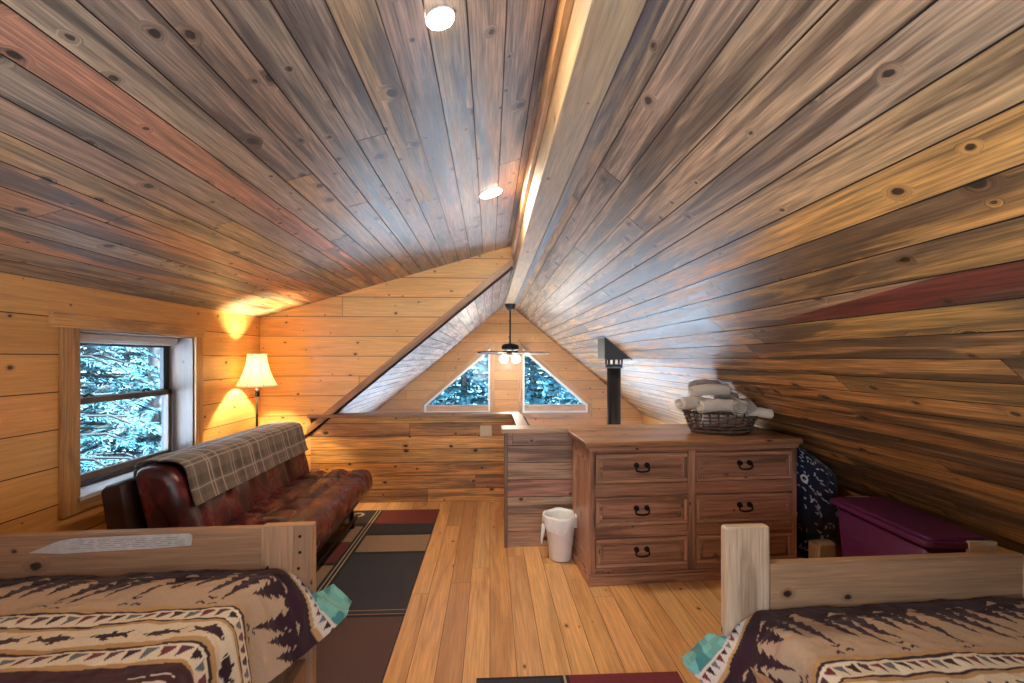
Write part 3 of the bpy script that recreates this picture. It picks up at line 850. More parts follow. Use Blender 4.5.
# ------------------------------------------------------------------ beds
def bed(loc, rz, sg, label, low=False):
    """local frame: outer post edge at x = 0, the bed runs to -sg*x and towards -y"""
    b = empty('bed', loc, rz, label=label, cat='bed')
    X = lambda s0, s1: (min(sg * s0, sg * s1), max(sg * s0, sg * s1))
    zb0, zb1 = (.38, .612) if low else (.52, .795)
    zp = .762 if low else .80
    W = 1.52 if not low else 1.46
    for yy, h in ((0, zp), (-1.93, zp + .2)):
        for s in (-.185, -W):
            x0, x1 = X(s, s + .185) if s > -1 else X(s, s + .17)
            h2 = h if not low or s > -1 else .575
            mb = MB(); mb.box((x0, yy - .004, .002), (x1, yy + .042, h2), (.62, .47, .34) if low else (.46, .27, .16), 2)
            o = mb.build('post', M['bedwood'], b, bevel=.012 if low else .004, seg=3)
    for yy, dz in ((0, 0), (-1.93, .2)):
        x0, x1 = X(-W + .165, -.186)
        mb = MB(); mb.box((x0, yy, zb0 - .1), (x1, yy + .038, zb1 + dz), (.44, .265, .155) if low else (.36, .20, .115), 0)
        mb.build('footboard' if yy == 0 else 'headboard', M['bedwood'], b, bevel=.004)
    for s in (-.055, -W + .02):
        x0, x1 = X(s, s + .035)
        mb = MB(); mb.box((x0, -1.89, .16), (x1, -.005, .30), (.44, .26, .15), 1)
        mb.build('side_rail', M['bedwood'], b, bevel=.004)
    x0, x1 = X(-W + .09, -.22)
    zt = .38 if low else .59
    mb = MB(); mb.box((x0, -1.87, .2), (x1, -.03, zt))
    mb.build('mattress', M['towel'], b, bevel=.04, seg=4)
    return b
bedL = bed((-.668, 1.752, 0), .045, 1, 'pine bed with plain flush footboard, standing below the leather sofa')
bedR = bed((.928, 1.752, 0), .031, -1, 'pine bed with tall pale corner post, standing before the dresser', low=True)
# torn paper left on the first bed's footboard
def torn_paper():
    px = [(-.975, .735), (-.93, .752), (-.90, .765), (-.87, .775), (-.82, .782), (-.60, .785), (-.435, .786), (-.425, .776), (-.43, .742), (-.55, .735), (-.72, .732), (-.86, .728)]
    mb = MB(); mb.poly([(x, -.0052, z) for x, z in px]); o = mb.build('torn_paper', M['paper'], bedL, solid=.001)
    o['label'] = 'torn grey paper patch stuck on the footboard'
    mb = MB()
    for k, z in enumerate((.772, .765, .758, .751, .744)):
        x = -.86 + .05 * k * .5 if k < 4 else -.85
        while x < -.46:
            w = random.uniform(.012, .05)
            mb.box((x, -.0074, z), (min(x + w, -.45), -.0068, z + .0022)); x += w + random.uniform(.006, .02)
    mb.build('faint_print', M['grey_ink'], o)
M['grey_ink'] = plain('grey_ink', (.27, .26, .28), .8)
torn_paper()
def bolts(b, pts):
    for x, z in pts:
        mb = MB(); mb.tube([(x, -.0035, z), (x, -.0065, z)], .006, 10); mb.build('screw', M['black'], b)
bolts(bedL, [(-.045, .76), (-.045, .70), (-.05, .64)])

# printed quilts: dark pine trees, fish and triangle bands run across the bed
def H(*a): return (hash(tuple(int(x * 1000) if isinstance(x, float) else x for x in a)) % 1000) / 1000
TAN, CRM, DRK, ORG, MRN, TEAL = (.44, .305, .215), (.72, .62, .50), (.035, .012, .022), (.46, .27, .12), (.16, .025, .04), (.16, .40, .38)
def tree_in(u, h, Ht, slant):
    if h < 0 or h > Ht: return False
    u -= slant * h
    q = h / Ht
    tier = (q * 5) % 1
    w = .038 * (1 - q) * (.55 + .75 * (1 - tier)) + .002
    return abs(u) < w
def fish_in(u, v):
    # u along the body, centred; v across
    if -.048 < u < .034:
        q = (u + .048) / .082
        if abs(v) < .0165 * (q ** .55) * (1 - q) ** .38 * 1.55: return abs(u + .036) > .0022 or v > .006
        if .42 < q < .62 and 0 < v < .013 + .014 * (q - .42) / .2 and v > .0: return True       # back fin
        if .55 < q < .68 and -.022 < v < 0: return True                                        # belly fin
    if .030 <= u < .056: return abs(v) < .0035 + .62 * (u - .030) and abs(v) > (u - .044) * 1.1
    return False
def quilt_col(u, v):
    if v < -.055:
        return tuple(c * (.8 + .4 * H(int(u * 40), int(v * 40))) for c in TEAL) if nz(u * 14, v * 14) < .18 else (.06, .22, .24)
    if v < -.012:
        q = (u / .030) % 1; h = (v + .055) / .043
        k = int(u / .030) % 3
        if abs(q - .5) < .42 * (1 - (h - .2) / .6) and .2 < h < .8: return (DRK, MRN, (.12, .14, .2))[k]
        return (.62, .55, .5)
    if v < .0: return ORG
    wob = .012 * sin(u * 38) + .006 * sin(u * 91)
    if v < .066 + wob: return DRK
    if v < .272:
        h = v - .062
        per = .46; b0 = math.floor(u / per)
        for k, (o, Ht) in enumerate(((.05, .15), (.115, .175), (.18, .135), (.30, .165), (.36, .12), (.42, .10))):
            for bb in (b0 - 1, b0, b0 + 1):
                if tree_in(u - bb * per - o, h, Ht, -.45): return DRK
        q = (u + .31) % .23
        for (cx_, cy_) in ((.06, .245), (.085, .232), (.10, .252)):
            dx, dy = abs(q - cx_), v - cy_
            if dx < .014 and abs(dy - dx * .55 * (1 if cx_ != .085 else -1)) < .0035: return DRK
        return tuple(c * (1 + .06 * nz(u * 8, v * 8)) for c in TAN)
    if v < .288: return ORG
    if v < .298: return DRK
    def tri(v0):
        q = (u / .042) % 1; h = (v - v0) / .05
        k = int(math.floor(u / .042)) % 4
        if .14 < h < .86 and abs(q - .5 + (h - .5) * .5) < .44 * (1 - (h - .14) / .72): return (DRK, (.13, .14, .17), MRN, (.09, .03, .06))[k]
        return CRM
    if v < .30: return CRM
    if v < .352: return tri(.30)
    if v < .360: return DRK
    if v < .374: return ORG
    if v < .458:
        q = (u + .04) % .135 - .0675; d = 1 if int(math.floor((u + .04) / .135)) % 3 else -1
        if fish_in(q * d, v - .416): return DRK
        if abs(v - .416 - .018) < .0022 and abs(q) < .012: return DRK
        return (.68, .57, .44)
    if v < .476: return ORG
    if v < .486: return DRK
    if v < .540: return tri(.488)
    if v < .556: return ORG
    w = (v - .556) % .46
    if w < .26:
        # cabins and logs in cream on the dark band
        q = u % .34
        if .05 < w < .20 and .05 < q < .16 and (int(w / .018) % 2 == 0): return CRM
        if .09 < w < .15 and .20 < q < .31 and (int(q / .02) % 2): return ORG
        return (.05, .012, .018)
    if w < .30: return ORG
    if w < .42: return TAN if (int(u / .03) % 5) else DRK
    return CRM
def quilt(root, sg, z0, W, label, flare, drop, seed, foot, ps=1.0):
    rows = [foot - .0045 * k for k in range(int((foot + .95) / .0045))]
    rows += [-.95 - .02 * k for k in range(1, 45)]
    nt, Lf, La = 400, W - .27, .30 + drop
    Lt = Lf + La
    V, C = [], []
    for y in rows:
        near = min(1.0, max(0.0, (-y) / .30))
        th1 = radians(flare + (82 - flare) * near ** .8)
        Ld = La - .05 * near
        s, z = -W + .10, z0
        ds = Lt / nt
        for k in range(nt + 1):
            d = k * ds
            if d > Lf:
                a = min(1.0, (d - Lf) / .11)
                th = th1 * a * a * (3 - 2 * a)
                step = ds * Ld / La
                s += step * cos(th); z -= step * sin(th)
            else:
                s += ds; th = 0
            # the foot edge is tucked in behind the board, but the hanging corner wraps past the post
            m = min(1.0, max(0.0, (s - .004) / .035))
            yy = min(y, -.010 + (foot + .010) * m)
            wr = .010 * fbm(s * 5 + seed, yy * 8, 2) + .004 * fbm(s * 18, yy * 22, seed)
            wr += .008 * nz(s * 3.0 - yy * 9, seed * 3.1)
            puff = .012 * (1 - exp(-max(0, -yy) / .05)) - .012
            if th > 0.3: wr = wr * (1 + th * .7)
            V.append((sg * (s + wr * sin(th)), yy, z + (wr + puff) * cos(th)))
            sh = .085 * min(1.0, max(0.0, (s + .14) / .17)) ** 1.2
            C.append(quilt_col(s * 1.0 + (d - Lf - (s + W - .10 - Lf) if d > Lf else 0) * 1.0 + 3.0 + seed, (-yy - sh) * ps + .012 * nz(s * 4, yy * 3, seed)))
    mb = MB(); mb.v = V; n = nt + 1
    for i in range(len(rows) - 1):
        for k in range(nt):
            q = (i * n + k, i * n + k + 1, (i + 1) * n + k + 1, (i + 1) * n + k)
            mb.f.append(list(q)); mb.mi.append(0); mb.sm.append(True); mb.uv += [(0, 0)] * 4; mb.c += [C[x] for x in q]
    o = mb.build('quilt', M['cloth'], solid=.012)
    o.location, o.rotation_euler = root.location, root.rotation_euler
    return tag(o, label, 'quilt', 'lodge print quilts on the two beds')
quilt(bedL, 1, .660, 1.52, 'tan lodge print quilt with fish band, on the bed below the sofa', 42, .06, 0.0, .125)
quilt(bedR, -1, .447, 1.46, 'tan lodge print quilt with bright teal corner, on the bed before the dresser', 40, .10, 5.3, .06, .86)

# ------------------------------------------------------------------ rugs
def rug(name, x0, x1, y0, y1, cells, default, label, z=.003):
    """cells: (x0, x1, y0, y1, colour), later ones on top"""
    xs = sorted({x0, x1, *[c for q in cells for c in q[:2]]}); ys = sorted({y0, y1, *[c for q in cells for c in q[2:4]]})
    mb = MB(); h = .011
    for i in range(len(xs) - 1):
        for j in range(len(ys) - 1):
            cx_, cy_ = (xs[i] + xs[i + 1]) / 2, (ys[j] + ys[j + 1]) / 2
            col = default
            for a, b, c, d, k in cells:
                if a <= cx_ <= b and c <= cy_ <= d: col = k
            mb.poly([(xs[i], ys[j], z + h), (xs[i + 1], ys[j], z + h), (xs[i + 1], ys[j + 1], z + h), (xs[i], ys[j + 1], z + h)], None, col)
    mb.poly([(x0, y0, z), (x1, y0, z), (x1, y1, z), (x0, y1, z)], None, default)
    for a, b in (((x0, y0), (x1, y0)), ((x1, y0), (x1, y1)), ((x1, y1), (x0, y1)), ((x0, y1), (x0, y0))):
        mb.poly([(*a, z), (*b, z), (*b, z + h), (*a, z + h)], None, (.05, .012, .014))
    o = mb.build(name, M['rug'])
    return tag(o, label, 'rug', 'patchwork block rugs on the wooden floor')
BLK, CHR, RTAN, RMR, BRN, CRE = (.016, .014, .017), (.040, .038, .048), (.30, .19, .12), (.14, .022, .022), (.105, .056, .052), (.46, .36, .24)
rc = [(-1.62, -.475, 1.86, 2.52, BRN), (-1.62, -.475, 2.52, 2.56, BLK), (-1.0, -.475, 2.56, 3.33, CHR), (-1.0, -.475, 3.33, 3.37, BLK),
      (-1.0, -.475, 3.37, 3.68, RTAN), (-1.0, -.475, 3.68, 3.72, BLK), (-1.0, -.475, 3.72, 3.93, (.03, .03, .036)), (-1.0, -.475, 3.93, 4.285, RMR),
      (-1.62, -1.055, 2.52, 3.16, RTAN), (-1.62, -1.055, 3.16, 3.20, BLK), (-1.62, -1.055, 3.20, 3.56, RMR), (-1.62, -1.055, 3.56, 3.88, RTAN), (-1.62, -1.055, 3.88, 4.285, BLK),
      (-1.065, -.985, 2.56, 4.285, BLK), (-1.045, -1.036, 2.56, 4.285, CRE), (-1.018, -1.008, 2.56, 4.285, CRE),
      (-1.0, -.475, 2.585, 2.593, RTAN), (-1.0, -.475, 2.545, 2.553, RTAN)]
for k in range(10):
    a, r = k * pi / 5, .045
    rc.append((-1.19 + r * cos(a) - .013, -1.19 + r * cos(a) + .013, 4.17 + r * sin(a) - .013, 4.17 + r * sin(a) + .013, CRE))
rug('rug', -1.62, -.472, 1.86, 4.29, rc, BLK, 'long patchwork rug in charcoal, tan and maroon blocks beside the sofa')
rug('rug', -.06, 0.845, 1.05, 2.018, [(-.06, .31, 1.05, 2.005, CHR), (.31, .325, 1.05, 2.018, BLK), (.325, .335, 1.05, 2.018, CRE), (.335, .35, 1.05, 2.018, BLK), (.35, .845, 1.05, 2.018, (.16, .022, .03))],
    BLK, 'rug with dark and maroon edge between the two beds')

# ------------------------------------------------------------------ waste bin by the partition
bn = empty('waste_bin', (.502, 3.235, 0.002), label='small white waste bin with bag liner standing beside the dresser', cat='bin')
mb = MB(); mb.lathe([(.075, 0), (.08, .005), (.110, .30), (.117, .305), (.117, .315), (.108, .315), (.078, .012)], n=36, capb=True); mb.build('bin_body', M['white_plastic'], bn)
mb = MB()
def lin_pt(a, b):
    w = 2 * pi * a
    if b < .35: q = b / .35; r, z = .098 + .010 * q, .23 + .09 * q
    else:
        q = (b - .35) / .65; r, z = .124 + .004 * sin(q * 3) + .004 * sin(w * 9) * q, .323 - (.095 + .025 * sin(w * 3 + 1) + .012 * sin(w * 7)) * q
    return (r * cos(w), r * sin(w), z + .003 * sin(w * 5))
mb.grid(lin_pt, 72, 16, close_u=True); ln = mb.build('bag_liner', M['bag'], bn)
for a, s in ((pi + .1, 1), (-.15, -1)):
    mb = MB(); mb.tube([(.122 * cos(a), .122 * sin(a), .25), (.126 * cos(a), .126 * sin(a), .20), (.134 * cos(a), .134 * sin(a), .15), (.137 * cos(a), .137 * sin(a), .11)], [.012, .014, .010, .004], 8); mb.build('tie', M['bag'], ln)

# ------------------------------------------------------------------ dresser
dr = empty('dresser', (.628, 2.84, 0), .052, label='rustic brown six drawer pine dresser in front of the partition', cat='dresser')
DC = [(.42, .20, .12), (.38, .18, .11), (.46, .23, .14)]
DW, DD, DH = 1.40, .46, .905
def dboard(mb, a, b, along, k=0): mb.box(a, b, jit(random, DC[k], .08), along)
mb = MB()
dboard(mb, (0, 0, .0), (.035, .02, .868), 2); dboard(mb, (DW - .035, 0, 0), (DW, .02, .868), 2)
dboard(mb, (.645, 0, .06), (.70, .02, .868), 2, 2)
rowz = [(.632, .825), (.362, .55), (.10, .288)]
for z0, z1 in ((.825, .868), (.55, .632), (.288, .362), (.055, .10)):
    dboard(mb, (.035, .0, z0), (.645, .019, z1), 0, 1); dboard(mb, (.70, .0, z0), (DW - .035, .019, z1), 0, 1)
dboard(mb, (.004, .02, .06), (.02, DD, .868), 2, 2); dboard(mb, (DW - .02, .02, .06), (DW - .004, DD, .868), 2)
dboard(mb, (.004, .02, .06), (DW - .004, DD, .075), 0); dboard(mb, (.004, DD - .012, .06), (DW - .004, DD, .868), 0)
mb.build('body', M['dresser'], dr, bevel=.003)
mb = MB(); mb.box((-.035, -.035, .868), (DW + .02, DD + .02, DH), (.36, .17, .08), 0); mb.build('top', M['dresser'], dr, bevel=.01, seg=3)
mb = MB(); mb.box((-.01, -.012, .838), (DW + .01, DD, .868), DC[1], 0); mb.build('cornice', M['dresser'], dr, bevel=.008, seg=3)
mb = MB(); mb.box((-.018, -.022, .0), (DW + .018, DD, .055), DC[0], 0); mb.box((-.010, -.012, .055), (DW + .010, DD, .07), DC[1], 0); mb.build('plinth', M['dresser'], dr, bevel=.006, seg=3)
mb = MB()
for y0 in (.02, .40):
    mb.box((-.002, y0, .07), (.006, y0 + .06, .84), DC[2], 2)
mb.box((-.002, .08, .76), (.006, .40, .84), DC[2], 1); mb.box((-.002, .08, .07), (.006, .40, .15), DC[2], 1)
mb.build('side_panel', M['dresser'], dr, bevel=.002)
def drawer(x0, x1, z0, z1):
    root = MB(); g = .004
    root.box((x0 + g, .004, z0 + g), (x1 - g, .38, z1 - g), jit(random, DC[0], .12), 0)
    d = root.build('drawer', M['dresser'], dr)
    mb = MB(); f = .028; c = jit(random, DC[2], .1)
    mb.box((x0 + g, -.008, z0 + g), (x1 - g, .004, z0 + f), c, 0); mb.box((x0 + g, -.008, z1 - f), (x1 - g, .004, z1 - g), c, 0)
    mb.box((x0 + g, -.008, z0 + f), (x0 + f, .004, z1 - f), c, 2); mb.box((x1 - f, -.008, z0 + f), (x1 - g, .004, z1 - f), c, 2)
    mb.build('frame', M['dresser'], d, bevel=.005, seg=2)
    mb = MB(); e = .046
    mb.box((x0 + e, -.006, z0 + e), (x1 - e, .004, z1 - e), jit(random, DC[1], .12), 0); mb.build('drawer_panel', M['dresser'], d, bevel=.009, seg=2)
    cx_, cz_ = (x0 + x1) / 2 - .005, (z0 + z1) / 2 + .008
    mb = MB()
    for s in (-1, 1):
        mb.tube([(cx_ + s * .034, -.005, cz_ + .012), (cx_ + s * .034, -.013, cz_ + .012)], .017, 16)
        mb.tube([(cx_ + s * .034, -.012, cz_ + .012), (cx_ + s * .034, -.03, cz_ + .012)], [.008, .011], 10)
    pts = [(cx_ - .034, -.026, cz_ + .012), (cx_ - .044, -.026, cz_ - .002), (cx_ - .042, -.027, cz_ - .018), (cx_ - .02, -.028, cz_ - .026), (cx_, -.028, cz_ - .027),
           (cx_ + .02, -.028, cz_ - .026), (cx_ + .042, -.027, cz_ - .018), (cx_ + .044, -.026, cz_ - .002), (cx_ + .034, -.026, cz_ + .012)]
    mb.tube(pts, .0055, 10)
    mb.build('handle', M['black'], d)
for z0, z1 in rowz:
    drawer(.035, .645, z0, z1); drawer(.70, DW - .035, z0, z1)

# ------------------------------------------------------------------ wicker basket and rolled towels
bx, by, bz = 1.63, 3.15, .907
bk = empty('wicker_basket', (bx, by, bz), label='brown oval wicker basket full of towels on the dresser', cat='basket')
RX, RY, HB = .255, .165, .145
def bp(w, z, o=0.0):
    q = z / HB; k = .74 + .26 * q ** .7
    return Vector(((RX * k + o) * cos(w), (RY * k + o) * sin(w), z))
NS = 26
mb = MB()
for k in range(NS):
    w = 2 * pi * k / NS
    mb.tube([bp(w, HB * j / 8, .0) for j in range(9)], .006, 6)
mb.build('stakes', M['wicker'], bk)
mb = MB()
for rix in range(5):
    z = .018 + rix * .024; n = NS * 4
    mb.tube([bp(2 * pi * k / n, z + .001, .007 * (1 if (k // 4 + rix) % 2 else -1) * sin(pi * (k % 4 + .5) / 4 + 0)) for k in range(n)], .0065, 6, closed=True)
mb.build('weave', M['wicker_pale'], bk)
mb = MB()
for ph in (0, pi):
    n = NS * 6
    mb.tube([bp(2 * pi * k / n, HB + .004 + .006 * cos(k * pi / 3 + ph), .007 * sin(k * pi / 3 + ph)) for k in range(n)], .0065, 6, closed=True)
    mb.tube([bp(2 * pi * k / n, .006 + .004 * cos(k * pi / 3 + ph), .005 * sin(k * pi / 3 + ph)) for k in range(n)], .006, 6, closed=True)
mb.build('rim', M['wicker'], bk)
mb = MB(); mb.lathe([(.735, 0), (.735, .006), (.002, .006)], n=40, sx=RX, sy=RY, capb=True); mb.build('base', M['wicker'], bk)

def towel(c, ax, L, r, label, grey=False, seed=0, sq=.85):
    d = Vector(ax).normalized()
    x = d.cross(Vector((0, 0, 1))).normalized(); y = x.cross(d)
    mb = MB(); nt, nl = 150, 22; turns = 3.2
    def fn(a, b):
        ang = a * turns * 2 * pi
        rr = r * (.12 + .88 * a) * (1 + .035 * nz(ang * .7, b * 4, seed))
        l = (b - .5) * L * (1 + .03 * sin(ang * 1.3 + seed)) + .006 * nz(ang, seed, 2)
        sag = -.004 * cos(b * 2 * pi)
        return Vector(c) + d * l + x * (rr * cos(ang)) + y * (rr * sin(ang) * sq + sag + .004 * fbm(b * 5, ang * .8, seed))
    mb.grid(fn, nt, nl)
    o = mb.build('rolled_towel', M['towel_grey' if grey else 'towel'], solid=.004)
    return tag(o, label, 'towel', 'rolled towels in the wicker basket')
towel((1.415, 3.10, 1.115), (1, .35, -.06), .25, .056, 'white rolled towel overhanging the left rim of the basket', seed=1)
towel((1.535, 3.03, 1.105), (1, .12, .02), .24, .056, 'white rolled towel lying along the front rim of the basket', seed=2)
towel((1.53, 3.12, 1.205), (1, .1, .03), .27, .052, 'white rolled towel lying across the top front of the pile', seed=3)
towel((1.555, 3.235, 1.235), (1, .25, -.03), .22, .048, 'grey rolled towel at the top back of the pile', True, seed=4)
towel((1.69, 3.19, 1.155), (1, .3, -.1), .15, .047, 'short grey rolled towel on the right shoulder of the pile', True, seed=9)
towel((1.675, 3.05, 1.105), (.22, 1, .10), .20, .054, 'white rolled towel standing end-on at the middle of the front rim', seed=5)
towel((1.76, 3.07, 1.10), (.30, 1, .02), .22, .052, 'white rolled towel end-on near the right of the basket', seed=6)
towel((1.815, 3.02, 1.06), (1, -.25, -.08), .19, .042, 'white rolled towel poking out over the right rim', seed=7)
towel((1.62, 3.14, 1.02), (1, .1, 0), .36, .09, 'white rolled towel deep in the basket under the others', seed=8)

# ------------------------------------------------------------------ purple tote under the eave
tt = empty('storage_tote', (2.275, 2.41, .002), -.066, label='large purple lidded storage tote under the eave', cat='tote')
def tapered(mb, x0, y0, x1, y1, z0, z1, ins, r=.04, n=6):
    def rr(x0, y0, x1, y1):
        return round_poly([(x0, y0), (x1, y0), (x1, y1), (x0, y1)], r, n)
    A, B = rr(x0 + ins, y0 + ins, x1 - ins, y1 - ins), rr(x0, y0, x1, y1)
    k = len(A); base = len(mb.v)
    mb.v += [(p[0], p[1], z0) for p in A] + [(p[0], p[1], z1) for p in B]
    for i in range(k):
        j = (i + 1) % k; mb.face([base + i, base + j, base + k + j, base + k + i], None, (1, 1, 1), 0, True)
    mb.face(list(range(base, base + k))[::-1]); mb.face(list(range(base + k, base + 2 * k)))
mb = MB(); tapered(mb, -.145, -.325, .145, .325, 0, .525, .03); mb.build('tote_body', M['tote'], tt)
mb = MB(); tapered(mb, -.17, -.35, .17, .35, .520, .548, -.004); tapered(mb, -.145, -.325, .145, .325, .547, .562, -.004); mb.build('lid', M['tote'], tt, bevel=.004)
for yy, xx in ((-.352, .085), (.345, .02)):
    mb = MB(); mb.box((xx - .065, yy - .008, .482), (xx + .065, yy + .012, .556)); mb.box((xx - .05, yy - .011, .495), (xx + .05, yy - .007, .503)); mb.box((xx - .05, yy - .011, .535), (xx + .05, yy - .007, .541))
    h = mb.build('clip_handle', M['almond'], tt, bevel=.005); h['label'] = 'pale clip handle'

# navy printed bedding bundle stuffed between dresser and tote
NVY, WHT = (.012, .013, .035), (.42, .43, .5)
sprigs = []
rs = random.Random(5)
for k in range(420): sprigs.append((rs.random(), rs.random(), rs.uniform(0, pi), rs.uniform(.006, .013)))
BC = (2.245, 3.13)
def bundle(a, b):
    w = 2 * pi * a; ph = pi * b
    sx_, sy_ = cos(w), sin(w)
    rr = sin(ph) ** .45
    x = .172 * rr * (abs(sx_) ** .7) * (1 if sx_ > 0 else -1)
    y = .19 * rr * (abs(sy_) ** .7) * (1 if sy_ > 0 else -1)
    top_ = roofR(BC[0] + x) - .05
    z = .004 + (top_ - .004) * (.5 - .5 * cos(ph)) ** .6
    k = .016 * fbm(x * 9, y * 9, z * 7) + .010 * sin(z * 22 + 3 * nz(x * 5, y * 5))
    return (x + k * sx_, y + k * sy_, z)
def bundle_col(a, b):
    if abs(sqrt(((a - .642) * 1.05) ** 2 + ((b - .555) * .9) ** 2) - .020) < .006: return (.6, .6, .66)
    for su, sv, an, ln in sprigs:
        dx, dy = (a - su) * 1.1, (b - sv) * .9
        if abs(dx) > .03 or abs(dy) > .03: continue
        p, q = dx * cos(an) + dy * sin(an), -dx * sin(an) + dy * cos(an)
        if abs(q - 12 * p * p) < .0042 and abs(p) < ln * 1.3: return WHT
    return NVY
mb = MB(); mb.grid(bundle, 260, 190, bundle_col, close_u=True)
bd = mb.build('bedding_bundle', M['cloth'], loc=(BC[0], BC[1], 0))
tag(bd, 'navy blue bedding with white sprigs bundled up beside the dresser', 'bedding')
cbx = empty('cardboard_box', (2.15, 2.85, .002), .15, label='small tan cardboard box behind the purple tote', cat='box')
mb = MB(); mb.box((-.06, -.045, 0), (.06, .045, .23)); mb.build('carton', M['mdf'], cbx, bevel=.003)
for s in (-1, 1):
    mb = MB(); mb.box((-.058, min(0, s * .045), .2315), (.058, max(0, s * .045), .234), M=Matrix.Translation((0, s * .045, .2325)) @ Matrix.Rotation(-s * .3, 4, 'X') @ Matrix.Translation((0, -s * .045, -.2325))); mb.build('flap', M['mdf'], cbx)

# outlet plate on the half wall
ol = empty('outlet_plate', (-.04, YA, .70), label='square almond outlet plate on the streaked half wall', cat='outlet')
mb = MB(); mb.box((-.058, -.007, -.055), (.058, 0, .055)); mb.build('cover_plate', M['almond'], ol, bevel=.003)
for x in (-.027, .027):
    mb = MB(); mb.box((x - .016, -.010, -.033), (x + .016, -.006, .033)); mb.build('socket', M['almond'], ol, bevel=.003)

glow_disc(-.149, 1.368, .043, 'round glow disc added for the bright spot at the near end of the ceiling')
glow_disc(.006, 2.931, .072, 'round glow disc added for the bright spot beside the beam near the cheek wall')

# ------------------------------------------------------------------ outside: white ground added to bounce light indoors, and conifers
mb = MB()
def gnd(a, b):
    x, y = -40 + 80 * a, -25 + 75 * b
    return (x, y, -2.75 + .15 * nz(x * .2, y * .2))
mb.grid(gnd, 60, 60); g_ = mb.build('ground', M['bounce_ground'], kind='structure')
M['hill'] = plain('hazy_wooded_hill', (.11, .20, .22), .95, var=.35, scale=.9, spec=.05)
def ridge(name, p0, p1, h, d):
    p0, p1 = Vector(p0), Vector(p1); L = (p1 - p0).length; n = Vector(((p1 - p0).y, -(p1 - p0).x, 0)).normalized()
    def fn(a, b):
        p = p0.lerp(p1, a)
        return p + n * (-d * b) + Vector((0, 0, -3 + h * b ** .6 * (1 + .25 * nz(a * 7, 1)) + .5 * nz(a * L * .35, b * 9) + .35 * nz(a * L * 1.1, b * 25)))
    mb = MB(); mb.grid(fn, 160, 40)
    return mb.build(name, M['hill'], kind='structure')
ridge('hill', (-34, 27, 0), (36, 27, 0), 12, 14)
ridge('hill', (-21, -20, 0), (-21, 34, 0), 12, 12)
def conifer(x, y, h, R0, seed, label, group, dens=1.0, z0=-2.8, fine=1.0, pale=1.0):
    rr = random.Random(seed)
    root = empty('fir_tree', (x, y, z0), label=label, cat='tree', group=group)
    mb = MB(); mb.tube([(0, 0, 0), (.03, .02, h * .5), (0, 0, h)], [.16, .10, .015], 10); mb.build('trunk', M['bark'], root)
    mb = MB(); nw = int(h * 4.2)
    pal_ = [(.022, .072, .09), (.03, .09, .11), (.016, .058, .075), (.055, .12, .14), (.025, .076, .09)]
    for i in range(nw):
        q = (i + .5) / nw; z = h * (.10 + .90 * q); L = R0 * (1 - q) ** .75 + .15
        for k in range(7):
            w = rr.uniform(0, 2 * pi); l = L * rr.uniform(.7, 1.1); dr = rr.uniform(.15, .4)
            d = Vector((cos(w), sin(w), 0)); sdv = Vector((-sin(w), cos(w), 0))
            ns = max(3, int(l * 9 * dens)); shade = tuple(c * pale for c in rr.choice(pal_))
            mb.tube([Vector((0, 0, z)), d * l * .5 + Vector((0, 0, z + .05 * l - dr * l * .2)), d * l + Vector((0, 0, z - dr * l))], [.02, .014, .005], 4, (.018, .022, .022), 0, False)
            for j in range(ns):
                t = (j + rr.random()) / ns
                c = d * (l * t) + Vector((0, 0, z - dr * l * t * t + .03))
                for s in (-1, 1, rr.choice((-.4, .4))):
                    fl = rr.uniform(.14, .32) * fine * (1.15 - .4 * t); fw = rr.uniform(.022, .05) * fine ** 1.6
                    e = (d * rr.uniform(.3, .9) + sdv * s + Vector((0, 0, rr.uniform(-.7, .05)))).normalized()
                    n2 = e.cross(Vector((0, 0, 1)) + sdv * rr.uniform(-.6, .6)).normalized()
                    p1 = c + e * fl
                    mb.poly([c - n2 * fw * .3, c + e * fl * .5 - n2 * fw, p1, c + e * fl * .5 + n2 * fw], None, jit(rr, shade, .3, .05))
    mb.build('foliage', M['needles'], root)
gA = 'blue-green firs close outside the left window'
for k, (x, y, h, R0) in enumerate([(-4.9, 5.2, 8.5, 1.9), (-5.2, 7.3, 9, 2.0), (-7.6, 8.6, 10, 2.4), (-8.3, 11.6, 10, 2.5), (-6.9, 10.6, 9, 2.1), (-10.5, 12.5, 11, 2.6), (-4.6, 3.2, 8, 1.5)]):
    conifer(x, y, h, R0, 100 + k, 'blue-green fir tree outside the left side window', gA, 6.0 if k < 2 else 3.0, fine=.42 if k < 2 else .65)
gB = 'blue-green firs far beyond the gable windows'
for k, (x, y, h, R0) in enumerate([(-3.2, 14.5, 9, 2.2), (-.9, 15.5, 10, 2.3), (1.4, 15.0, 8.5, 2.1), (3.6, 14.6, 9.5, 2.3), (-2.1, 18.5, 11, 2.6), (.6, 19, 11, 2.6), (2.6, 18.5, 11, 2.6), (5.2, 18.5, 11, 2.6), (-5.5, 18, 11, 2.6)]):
    conifer(x, y, h, R0, 200 + k, 'blue-green fir tree beyond the raked gable windows', gB, 1.4, pale=2.1)

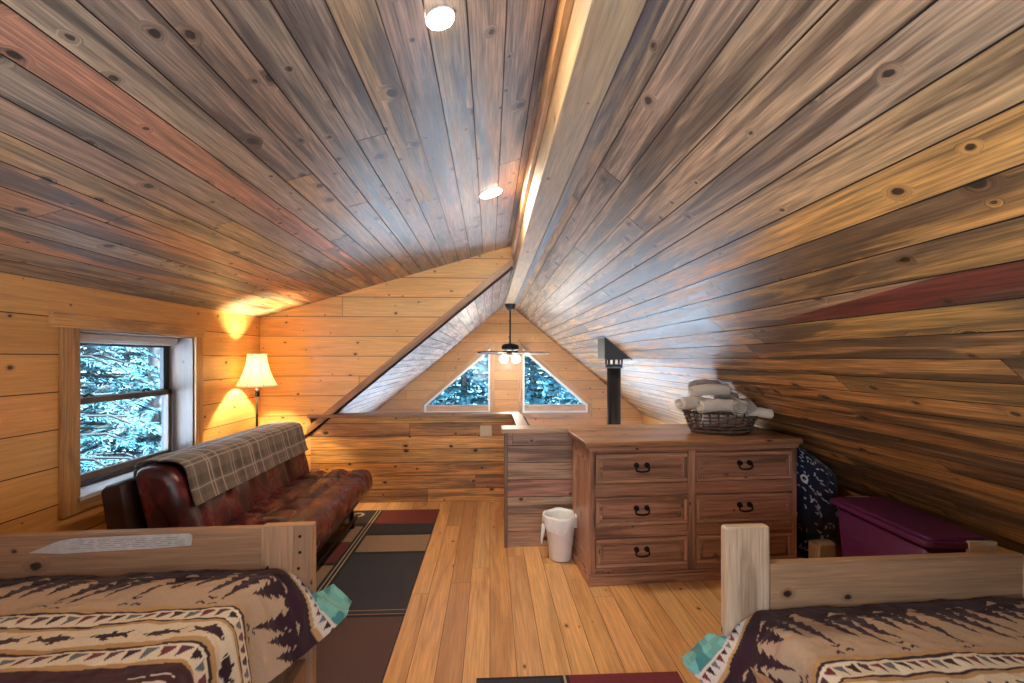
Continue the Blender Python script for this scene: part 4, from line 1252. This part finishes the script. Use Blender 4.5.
# ------------------------------------------------------------------ light: sky, windows, lamps
wd = bpy.data.worlds.new('overcast_sky'); sc.world = wd; wd.use_nodes = True
t = wd.node_tree; t.nodes.clear()
tc = nd(t, 'ShaderNodeTexCoord').outputs['Generated']
z = nd(t, 'ShaderNodeSeparateXYZ', ins={0: tc}).outputs[2]
c = mixc(t, mrange(t, z, -.1, .7), (.86, .94, 1.0), (.50, .74, 1.0))
bg = nd(t, 'ShaderNodeBackground', ins={0: c, 1: 5.5})
t.links.new(bg.outputs[0], nd(t, 'ShaderNodeOutputWorld').inputs[0])
def portal(loc, rot, sx, sy):
    l = bpy.data.lights.new('daylight_portal', 'AREA'); l.shape = 'RECTANGLE'; l.size, l.size_y = sx, sy
    l.cycles.is_portal = True
    o = bpy.data.objects.new('daylight_portal', l); COL.objects.link(o); o.location = loc; o.rotation_euler = rot
portal((XL - .3, (WY0 + WY1) / 2, (WZ0 + WZ1) / 2), (0, radians(-90), 0), WZ1 - WZ0, WY1 - WY0)
portal(((BW[0] + BW[1]) / 2, YBACK - .2, (BW[2] + BW[3]) / 2), (radians(90), 0, 0), BW[1] - BW[0], BW[3] - BW[2])
for a, b in ((gx[1], gx[2]), (gx[3], gx[4])):
    portal(((a + b) / 2, YG + .2, (lz0 + lz1) / 2), (radians(-90), 0, 0), b - a, lz1 - lz0)
    portal(((a + b) / 2, YG + .2, 1.05), (radians(-90), 0, 0), b - a, 1.15)
def point(loc, e, col, r=.03, parent=None):
    l = bpy.data.lights.new('bulb_light', 'POINT'); l.energy = e; l.color = col; l.shadow_soft_size = r
    o = bpy.data.objects.new('bulb_light', l); COL.objects.link(o); o.location = loc
    return o
point((LX, LY, 1.345), 80, (1.0, .80, .42), .03)
point((FX, FY, 2.275 - .97), 14, (1.0, .88, .72), .1)

sun = bpy.data.lights.new('winter_sun', 'SUN'); sun.energy = 95; sun.angle = radians(1.5); sun.color = (.74, .87, 1.0)
so = bpy.data.objects.new('winter_sun', sun); COL.objects.link(so)
so.rotation_euler = Vector((-.76, -.02, -.66)).to_track_quat('-Z', 'Y').to_euler()

# ------------------------------------------------------------------ camera
cam = bpy.data.cameras.new('camera'); cam.sensor_width = 36; cam.lens = 455 / 1024 * 36
cam.shift_y = (358 - 341.5) / 1024; cam.clip_start = .02
co = bpy.data.objects.new('camera', cam); COL.objects.link(co)
co.location = (0, 0, 1.43); co.rotation_euler = (radians(90), 0, radians(-2.77))
sc.camera = co
sc.view_settings.view_transform = 'Standard'; sc.view_settings.look = 'None'
sc.view_settings.gamma = 1; sc.view_settings.use_curve_mapping = False
sc.view_settings.exposure = 0.7
sc.cycles.use_denoising = True
sc.cycles.max_bounces = 10; sc.cycles.diffuse_bounces = 6; sc.cycles.glossy_bounces = 4; sc.cycles.transparent_max_bounces = 24
sc.cycles.sample_clamp_indirect = 6.0
sc.cycles.caustics_reflective = False; sc.cycles.caustics_refractive = False
